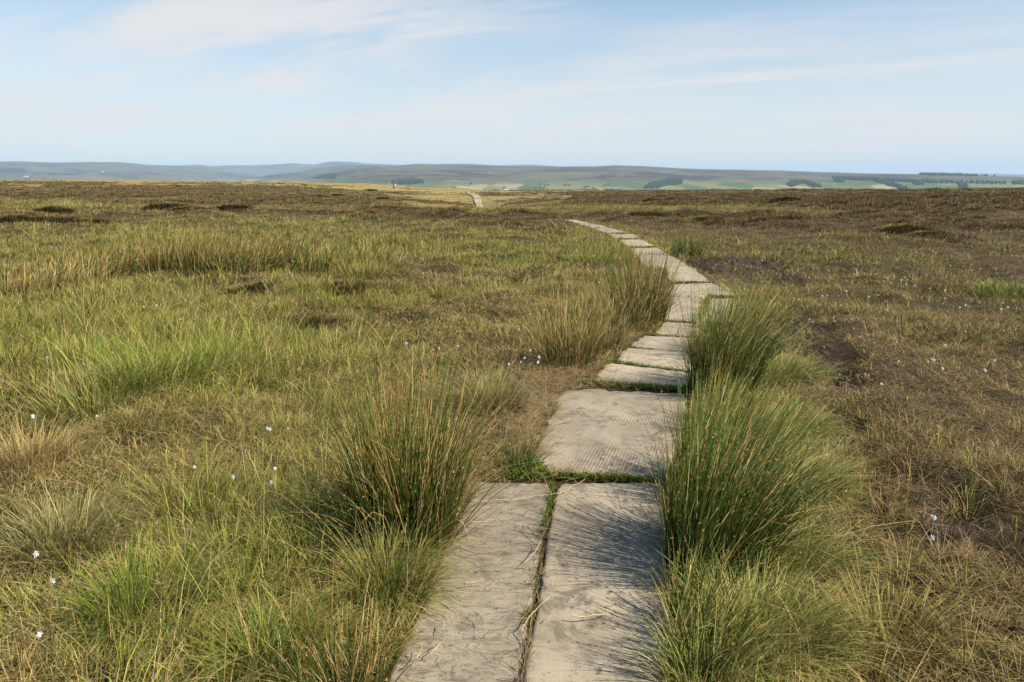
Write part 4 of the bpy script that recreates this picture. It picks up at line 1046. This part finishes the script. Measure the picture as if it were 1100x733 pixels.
wood('woodland', 'narrow dark wood low on the fell above the two walkers', [zq(380, 165 + 5, 6.11, (250, 160), (330, 153), (440, 152), (455, 168), (350, 170), (270, 172))], 240, 8)
wood('woodland', 'faint wood on the left blue fell, lower slope', [zq(0, 165, 5.5, (0, 90), (140, 92), (150, 110), (0, 110))], 160, 9, 18)
wood('woodland', 'faint wood line at the foot of the left blue fell', [zq(0, 165, 5.5, (190, 118), (330, 120), (480, 122), (480, 128), (200, 127))], 120, 10, 16)
# single far trees
def far_tree(px, py, h, sp, seed, lab='lone dark broadleaf tree in the far valley pasture'):
    w = hhit(px, py)
    if w is None: return
    e = bpy.data.objects.new('tree', None); COL.objects.link(e); e.location = w; tag(e, lab, 'tree', 'single trees in the far valley')
    rs = np.random.default_rng(seed)
    n = 260; u = rs.normal(0, 1, (n, 3)); u /= np.linalg.norm(u, axis=1)[:, None]; u *= (.55 + .45 * rs.random((n, 1))) * np.array([sp, sp * .9, h * .36])
    u[:, 2] += h * .62
    v, t, cc = blades(u, rs.uniform(-3.1, 3.1, n), np.full(n, 2.2), np.full(n, 2.0), rs.uniform(0, 2.5, n), rs.uniform(0, 2.5, n), c3(.035, .055, .02) * np.ones((n, 3)), c3(.06, .085, .03) * np.ones((n, 3)), 1, taper=.1, rnd=rs)
    link('crown', mesh_np('tree_crown', v, t, cc, False, M_heath), e)
    v, t, cc = blades(np.zeros((3, 3)), np.array([0, 2.1, 4.2]), np.array([h * .7] * 3), np.array([.9] * 3), np.zeros(3), np.array([.3] * 3), c3(.07, .05, .04) * np.ones((3, 3)), c3(.07, .05, .04) * np.ones((3, 3)), 3, prism=True, rnd=rs)
    link('trunk', mesh_np('tree_trunk', v, t, cc, True, M_heath), e)
for i, (px, py, h_, sp) in enumerate([(579.5, 199.6, 14, 8), (585.5, 200.8, 12, 7), (588.8, 200, 12, 7), (607, 200.2, 12, 11), (611, 200.3, 11, 10), (631, 202, 12, 12), (628, 202.6, 10, 9), (649, 201, 13, 11), (653, 200, 15, 13), (656, 199.2, 13, 11), (575, 203.3, 10, 9), (580, 203.6, 10, 10), (584, 203.8, 9, 9), (637, 203.8, 11, 9),
                                      (505.7, 199, 14, 8), (541.6, 203, 14, 9), (146, 193, 16, 10), (66, 190, 16, 12), (5, 190.5, 16, 12)]):
    far_tree(px, py, h_, sp, 500 + i)

# farm buildings
M_white = plain('whitewash', (.78, .76, .72), .8, 0, 1, .05); M_roof = plain('slate_roof', (.16, .16, .18), .7, 0, 1, .15); M_dark = plain('dark_opening', (.03, .03, .035), .5, 0, 1, .1)
def box(w, d, z0, z1_, gable=0):
    V = [(-w, -d, z0), (w, -d, z0), (w, d, z0), (-w, d, z0), (-w, -d, z1_), (w, -d, z1_), (w, d, z1_), (-w, d, z1_)]
    F_ = [(0, 1, 5, 4), (1, 2, 6, 5), (2, 3, 7, 6), (3, 0, 4, 7), (4, 5, 6, 7), (3, 2, 1, 0)]
    return V, F_
def poly_mesh(name, V, F_, mat):
    me = bpy.data.meshes.new(name); me.from_pydata([tuple(v) for v in V], [], F_); me.update(); me.materials.append(mat); return me
def farm(px, py, L, D, H, rz, lab, wallm):
    w = hhit(px, py)
    if w is None: return
    e = bpy.data.objects.new('farmhouse', None); COL.objects.link(e); e.location = w; e.rotation_euler = (0, 0, rz); tag(e, lab, 'farm building', 'farm buildings in the far valley')
    V, F_ = box(L / 2, D / 2, -2, H); k = len(V); V += [(-L / 2, 0, H + D * .35), (L / 2, 0, H + D * .35)]; F_ = F_[:4] + [(4, 7, k), (5, k + 1, 6)]
    link('wall', poly_mesh('farm_wall', V, F_, wallm), e)
    o_ = .5; y0 = D / 2 + o_; zE = H - .35; zR = H + D * .35 + .25
    V = [(-L / 2 - o_, -y0, zE), (L / 2 + o_, -y0, zE), (L / 2 + o_, 0, zR), (-L / 2 - o_, 0, zR), (L / 2 + o_, y0, zE), (-L / 2 - o_, y0, zE)]
    V += [(a, b, c_ + .3) for a, b, c_ in V]
    link('roof', poly_mesh('farm_roof', V, [(6, 7, 8, 9), (9, 8, 10, 11), (3, 2, 1, 0), (5, 4, 2, 3), (0, 1, 7, 6), (4, 5, 11, 10), (0, 6, 9, 3), (3, 9, 11, 5), (1, 2, 8, 7), (2, 4, 10, 8)], M_roof), e)
    for j in range(3):
        V, F_ = box(.6, .08, 1.2, 2.8); V = [(a - L * .3 + j * L * .3, b - D / 2 - .06, c_) for a, b, c_ in V]
        link('window', poly_mesh('farm_window', V, F_, M_dark), e)
farm(545.5, 204.3, 34, 10, 6, .1, 'long white farmhouse at the far edge of the moor, right of the distant path', M_white)
farm(550.5, 204.8, 22, 9, 5, -.3, 'second white farm building beside the long farmhouse', M_white)
farm(556, 205.2, 26, 12, 5, .2, 'grey-roofed barn right of the white farm buildings', M_white)
farm(663, 203.8, 60, 18, 6, .05, 'long low barn among trees in the middle of the far valley', M_roof)
farm(28, 190.3, 40, 14, 7, .2, 'pale farmstead at the foot of the left blue fell', M_white)
farm(110, 176 + 9, 30, 12, 6, .1, 'tiny white house high on the left blue fell', M_white)

# ------------------------------------------------------------------ the two walkers
def skin_obj(name, verts, edges, radii, mat, parent, root=0, sub=2):
    me = bpy.data.meshes.new(name); me.from_pydata(verts, edges, []); me.update(); me.materials.append(mat)
    o = link(name, me, parent)
    md = o.modifiers.new('Skin', 'SKIN'); sb = o.modifiers.new('Sub', 'SUBSURF'); sb.levels = sub; sb.render_levels = sub
    for i, r in enumerate(radii): me.skin_vertices[0].data[i].radius = (r if isinstance(r, tuple) else (r, r)); me.skin_vertices[0].data[i].use_root = (i == root)
    md.use_smooth_shade = True
    return o
M_skin = plain('skin', (.5, .32, .25), .6, 0, 5, .1)
def walker(px, py, dy, lab, jacket, trousers, hair, stride, pack=None):
    w = hit(px, py); z = float(zt(w[0] , w[1] + dy))
    e = bpy.data.objects.new('person', None); COL.objects.link(e); e.location = (w[0], w[1] + dy, z + .02); e.rotation_euler = (0, 0, R(8)); tag(e, lab, 'person', 'walkers on the moor')
    s = stride
    V = [(0, 0, .95), (0, .01, 1.15), (0, .02, 1.38), (0, .02, 1.50), (0, .01, 1.56), (0, -.01, 1.65), (0, 0, 1.74),
         (.09, 0, .90), (.10, -.5 * s - .05, .48), (.10, -.55 * s, .08), (.11, -.55 * s - .16, .04), (-.09, 0, .90), (-.10, .35 * s - .04, .48), (-.10, .62 * s, .10), (-.10, .62 * s - .15, .04),
         (.19, .01, 1.40), (.24, .12 * s, 1.12), (.25, -.10, .90), (.25, -.15, .80), (-.19, .01, 1.40), (-.24, -.14 * s, 1.12), (-.24, -.26, .92), (-.24, -.31, .83)]
    E = [(0, 1), (1, 2), (2, 3), (3, 4), (4, 5), (5, 6), (0, 7), (7, 8), (8, 9), (9, 10), (0, 11), (11, 12), (12, 13), (13, 14), (2, 15), (15, 16), (16, 17), (17, 18), (2, 19), (19, 20), (20, 21), (21, 22)]
    Rd = [.13, .125, .14, .055, .05, .085, .07, .085, .06, .045, .04, .085, .06, .045, .04, .055, .042, .032, .035, .055, .042, .032, .035]
    skin_obj('body', V, E, Rd, M_skin, e)
    J = [V[i] for i in (0, 1, 2, 15, 16, 17, 19, 20, 21)]
    skin_obj('jacket', J, [(0, 1), (1, 2), (2, 3), (3, 4), (4, 5), (2, 6), (6, 7), (7, 8)], [.165, .155, .165, .075, .062, .05, .075, .062, .05], jacket, e)
    T_ = [V[i] for i in (0, 7, 8, 9, 11, 12, 13)]
    skin_obj('trousers', T_, [(0, 1), (1, 2), (2, 3), (0, 4), (4, 5), (5, 6)], [.15, .105, .08, .062, .105, .08, .062], trousers, e)
    hv, ht = clod(77, .105); hv = hv * .9 + np.array([0, .015, 1.73]); link('hair', mesh_np('hair', hv, ht, None, True, hair), e)
    if pack:
        skin_obj('rucksack', [(0, .22, 1.0), (0, .24, 1.2), (0, .22, 1.4)], [(0, 1), (1, 2)], [.13, .16, .12], pack, e)
walker(423.3, 203.4, 0, 'walker in a dark jacket, left of the two on the moor edge', plain('dark_jacket', (.05, .04, .07), .8), plain('dark_trousers', (.04, .04, .05), .8), plain('brown_hair', (.06, .035, .02), .7), .5, plain('red_pack', (.35, .05, .05), .7))
walker(425.4, 203.5, -1.0, 'walker in a pale pink top, right of the two on the moor edge', plain('pink_top', (.75, .45, .42), .8), plain('grey_trousers', (.3, .28, .28), .8), plain('fair_hair', (.45, .33, .18), .7), .4)

# ------------------------------------------------------------------ air
zlo, zhi = -152.0, float(Zh.max()) + 12
hz = 26600.0
V = [(-hz, -hz, zlo), (hz, -hz, zlo), (hz, hz, zlo), (-hz, hz, zlo), (-hz, -hz, zhi), (hz, -hz, zhi), (hz, hz, zhi), (-hz, hz, zhi)]
m = bpy.data.materials.new('air'); nt = nodes(m)
vv = N(nt, 'ShaderNodeVolumePrincipled'); vv.inputs['Color'].default_value = (.52, .73, 1, 1); vv.inputs['Density'].default_value = 5.2e-5; vv.inputs['Anisotropy'].default_value = .0
o = N(nt, 'ShaderNodeOutputMaterial'); nt.links.new(vv.outputs[0], o.inputs['Volume'])
hb = link('haze', poly_mesh('haze', V, [(0, 3, 2, 1), (4, 5, 6, 7), (0, 1, 5, 4), (1, 2, 6, 5), (2, 3, 7, 6), (3, 0, 4, 7)], m)); tag(hb, 'thin summer haze fading the far fells', 'haze', kind='stuff')
hb.display_type = 'WIRE'

# ------------------------------------------------------------------ light and sky
ELEV, SAZ = R(41), R(112)      # sun from the right and a little behind
sd_ = np.array([math.sin(SAZ) * math.cos(ELEV), math.cos(SAZ) * math.cos(ELEV), math.sin(ELEV)])
sun = bpy.data.lights.new('sun', 'SUN'); sun.energy = 5.0; sun.angle = R(.5); sun.color = (1, .91, .77)
so = bpy.data.objects.new('sun', sun); COL.objects.link(so)
from mathutils import Vector
so.rotation_euler = Vector(sd_).to_track_quat('Z', 'Y').to_euler(); so.location = (20, -10, 30)
wd = bpy.data.worlds.new('World'); SC.world = wd; wd.use_nodes = True; nt = wd.node_tree; nt.nodes.clear(); Lk = nt.links
sky = N(nt, 'ShaderNodeTexSky', sky_type='NISHITA'); sky.sun_disc = False; sky.sun_elevation = ELEV; sky.sun_rotation = SAZ; sky.altitude = 400; sky.air_density = 1.0; sky.dust_density = .6; sky.ozone_density = 2.0
tc = N(nt, 'ShaderNodeTexCoord'); sp = N(nt, 'ShaderNodeSeparateXYZ'); Lk.new(tc.outputs['Generated'], sp.inputs[0])
def M2(op, a, b):
    n = N(nt, 'ShaderNodeMath', operation=op)
    for i, v_ in enumerate((a, b)):
        if isinstance(v_, (int, float)): n.inputs[i].default_value = v_
        else: Lk.new(v_, n.inputs[i])
    return n.outputs[0]
zz_ = M2('ADD', M2('MAXIMUM', sp.outputs[2], 0.0), .09)
cx = M2('DIVIDE', sp.outputs[0], zz_); cy = M2('DIVIDE', sp.outputs[1], zz_)
cb_ = N(nt, 'ShaderNodeCombineXYZ'); Lk.new(cx, cb_.inputs[0]); Lk.new(cy, cb_.inputs[1])
r0_ = N(nt, 'ShaderNodeMapping'); r0_.inputs['Rotation'].default_value = (0, 0, .50); Lk.new(cb_.outputs[0], r0_.inputs[0])
mp_ = N(nt, 'ShaderNodeMapping'); mp_.inputs['Scale'].default_value = (.22, .62, 1); mp_.inputs['Location'].default_value = (1.3, .4, 0); Lk.new(r0_.outputs[0], mp_.inputs[0])
n_a = noise(nt, mp_.outputs[0], 1.7, 10, .64, .7)
mp2 = N(nt, 'ShaderNodeMapping'); mp2.inputs['Scale'].default_value = (.16, .36, 1); mp2.inputs['Location'].default_value = (3.6, 1.2, 0); Lk.new(r0_.outputs[0], mp2.inputs[0])
n_b = noise(nt, mp2.outputs[0], 1.1, 5, .55, .4)
cov = M2('MULTIPLY', ramp(nt, n_a, .40, .66), ramp(nt, n_b, .32, .60))
veil = ramp(nt, n_b, .2, .8)
low = ramp(nt, sp.outputs[2], .30, .0)
k1 = M2('ADD', M2('MULTIPLY', cov, .55), M2('MULTIPLY', veil, .20)); k1 = M2('MINIMUM', M2('ADD', k1, M2('MULTIPLY', low, .72)), .92)
k1 = M2('MULTIPLY', k1, ramp(nt, sp.outputs[2], .5, .22))
cc_ = mixrgb(nt, k1, mixrgb(nt, 1.0, sky.outputs[0], (.80, 1.05, 1.10), 'MULTIPLY'), (5.9, 5.75, 5.75))
bg = N(nt, 'ShaderNodeBackground'); bg.inputs[1].default_value = .084; Lk.new(cc_, bg.inputs[0])
ow = N(nt, 'ShaderNodeOutputWorld'); Lk.new(bg.outputs[0], ow.inputs[0])

# ------------------------------------------------------------------ camera and render
cam = bpy.data.cameras.new('camera'); cam.sensor_width = 36; cam.lens = 36 * FPX / 1100; cam.clip_start = .05; cam.clip_end = 120000
co = bpy.data.objects.new('camera', cam); COL.objects.link(co); co.location = (0, 0, EYE); co.rotation_euler = (math.pi / 2 - P, 0, 0); SC.camera = co
SC.render.engine = 'CYCLES'
cy_ = SC.cycles; cy_.use_denoising = True; cy_.max_bounces = 6; cy_.diffuse_bounces = 3; cy_.glossy_bounces = 2; cy_.transmission_bounces = 3; cy_.volume_bounces = 1; cy_.transparent_max_bounces = 4
cy_.use_adaptive_sampling = True; cy_.adaptive_threshold = .02
try: cy_.denoiser = 'OPENIMAGEDENOISE'; cy_.denoising_input_passes = 'RGB_ALBEDO_NORMAL'
except Exception: pass
cy_.caustics_reflective = False; cy_.caustics_refractive = False
vs = SC.view_settings; vs.view_transform = 'Standard'; vs.look = 'None'; vs.exposure = 0.74; vs.gamma = 1; vs.use_curve_mapping = False
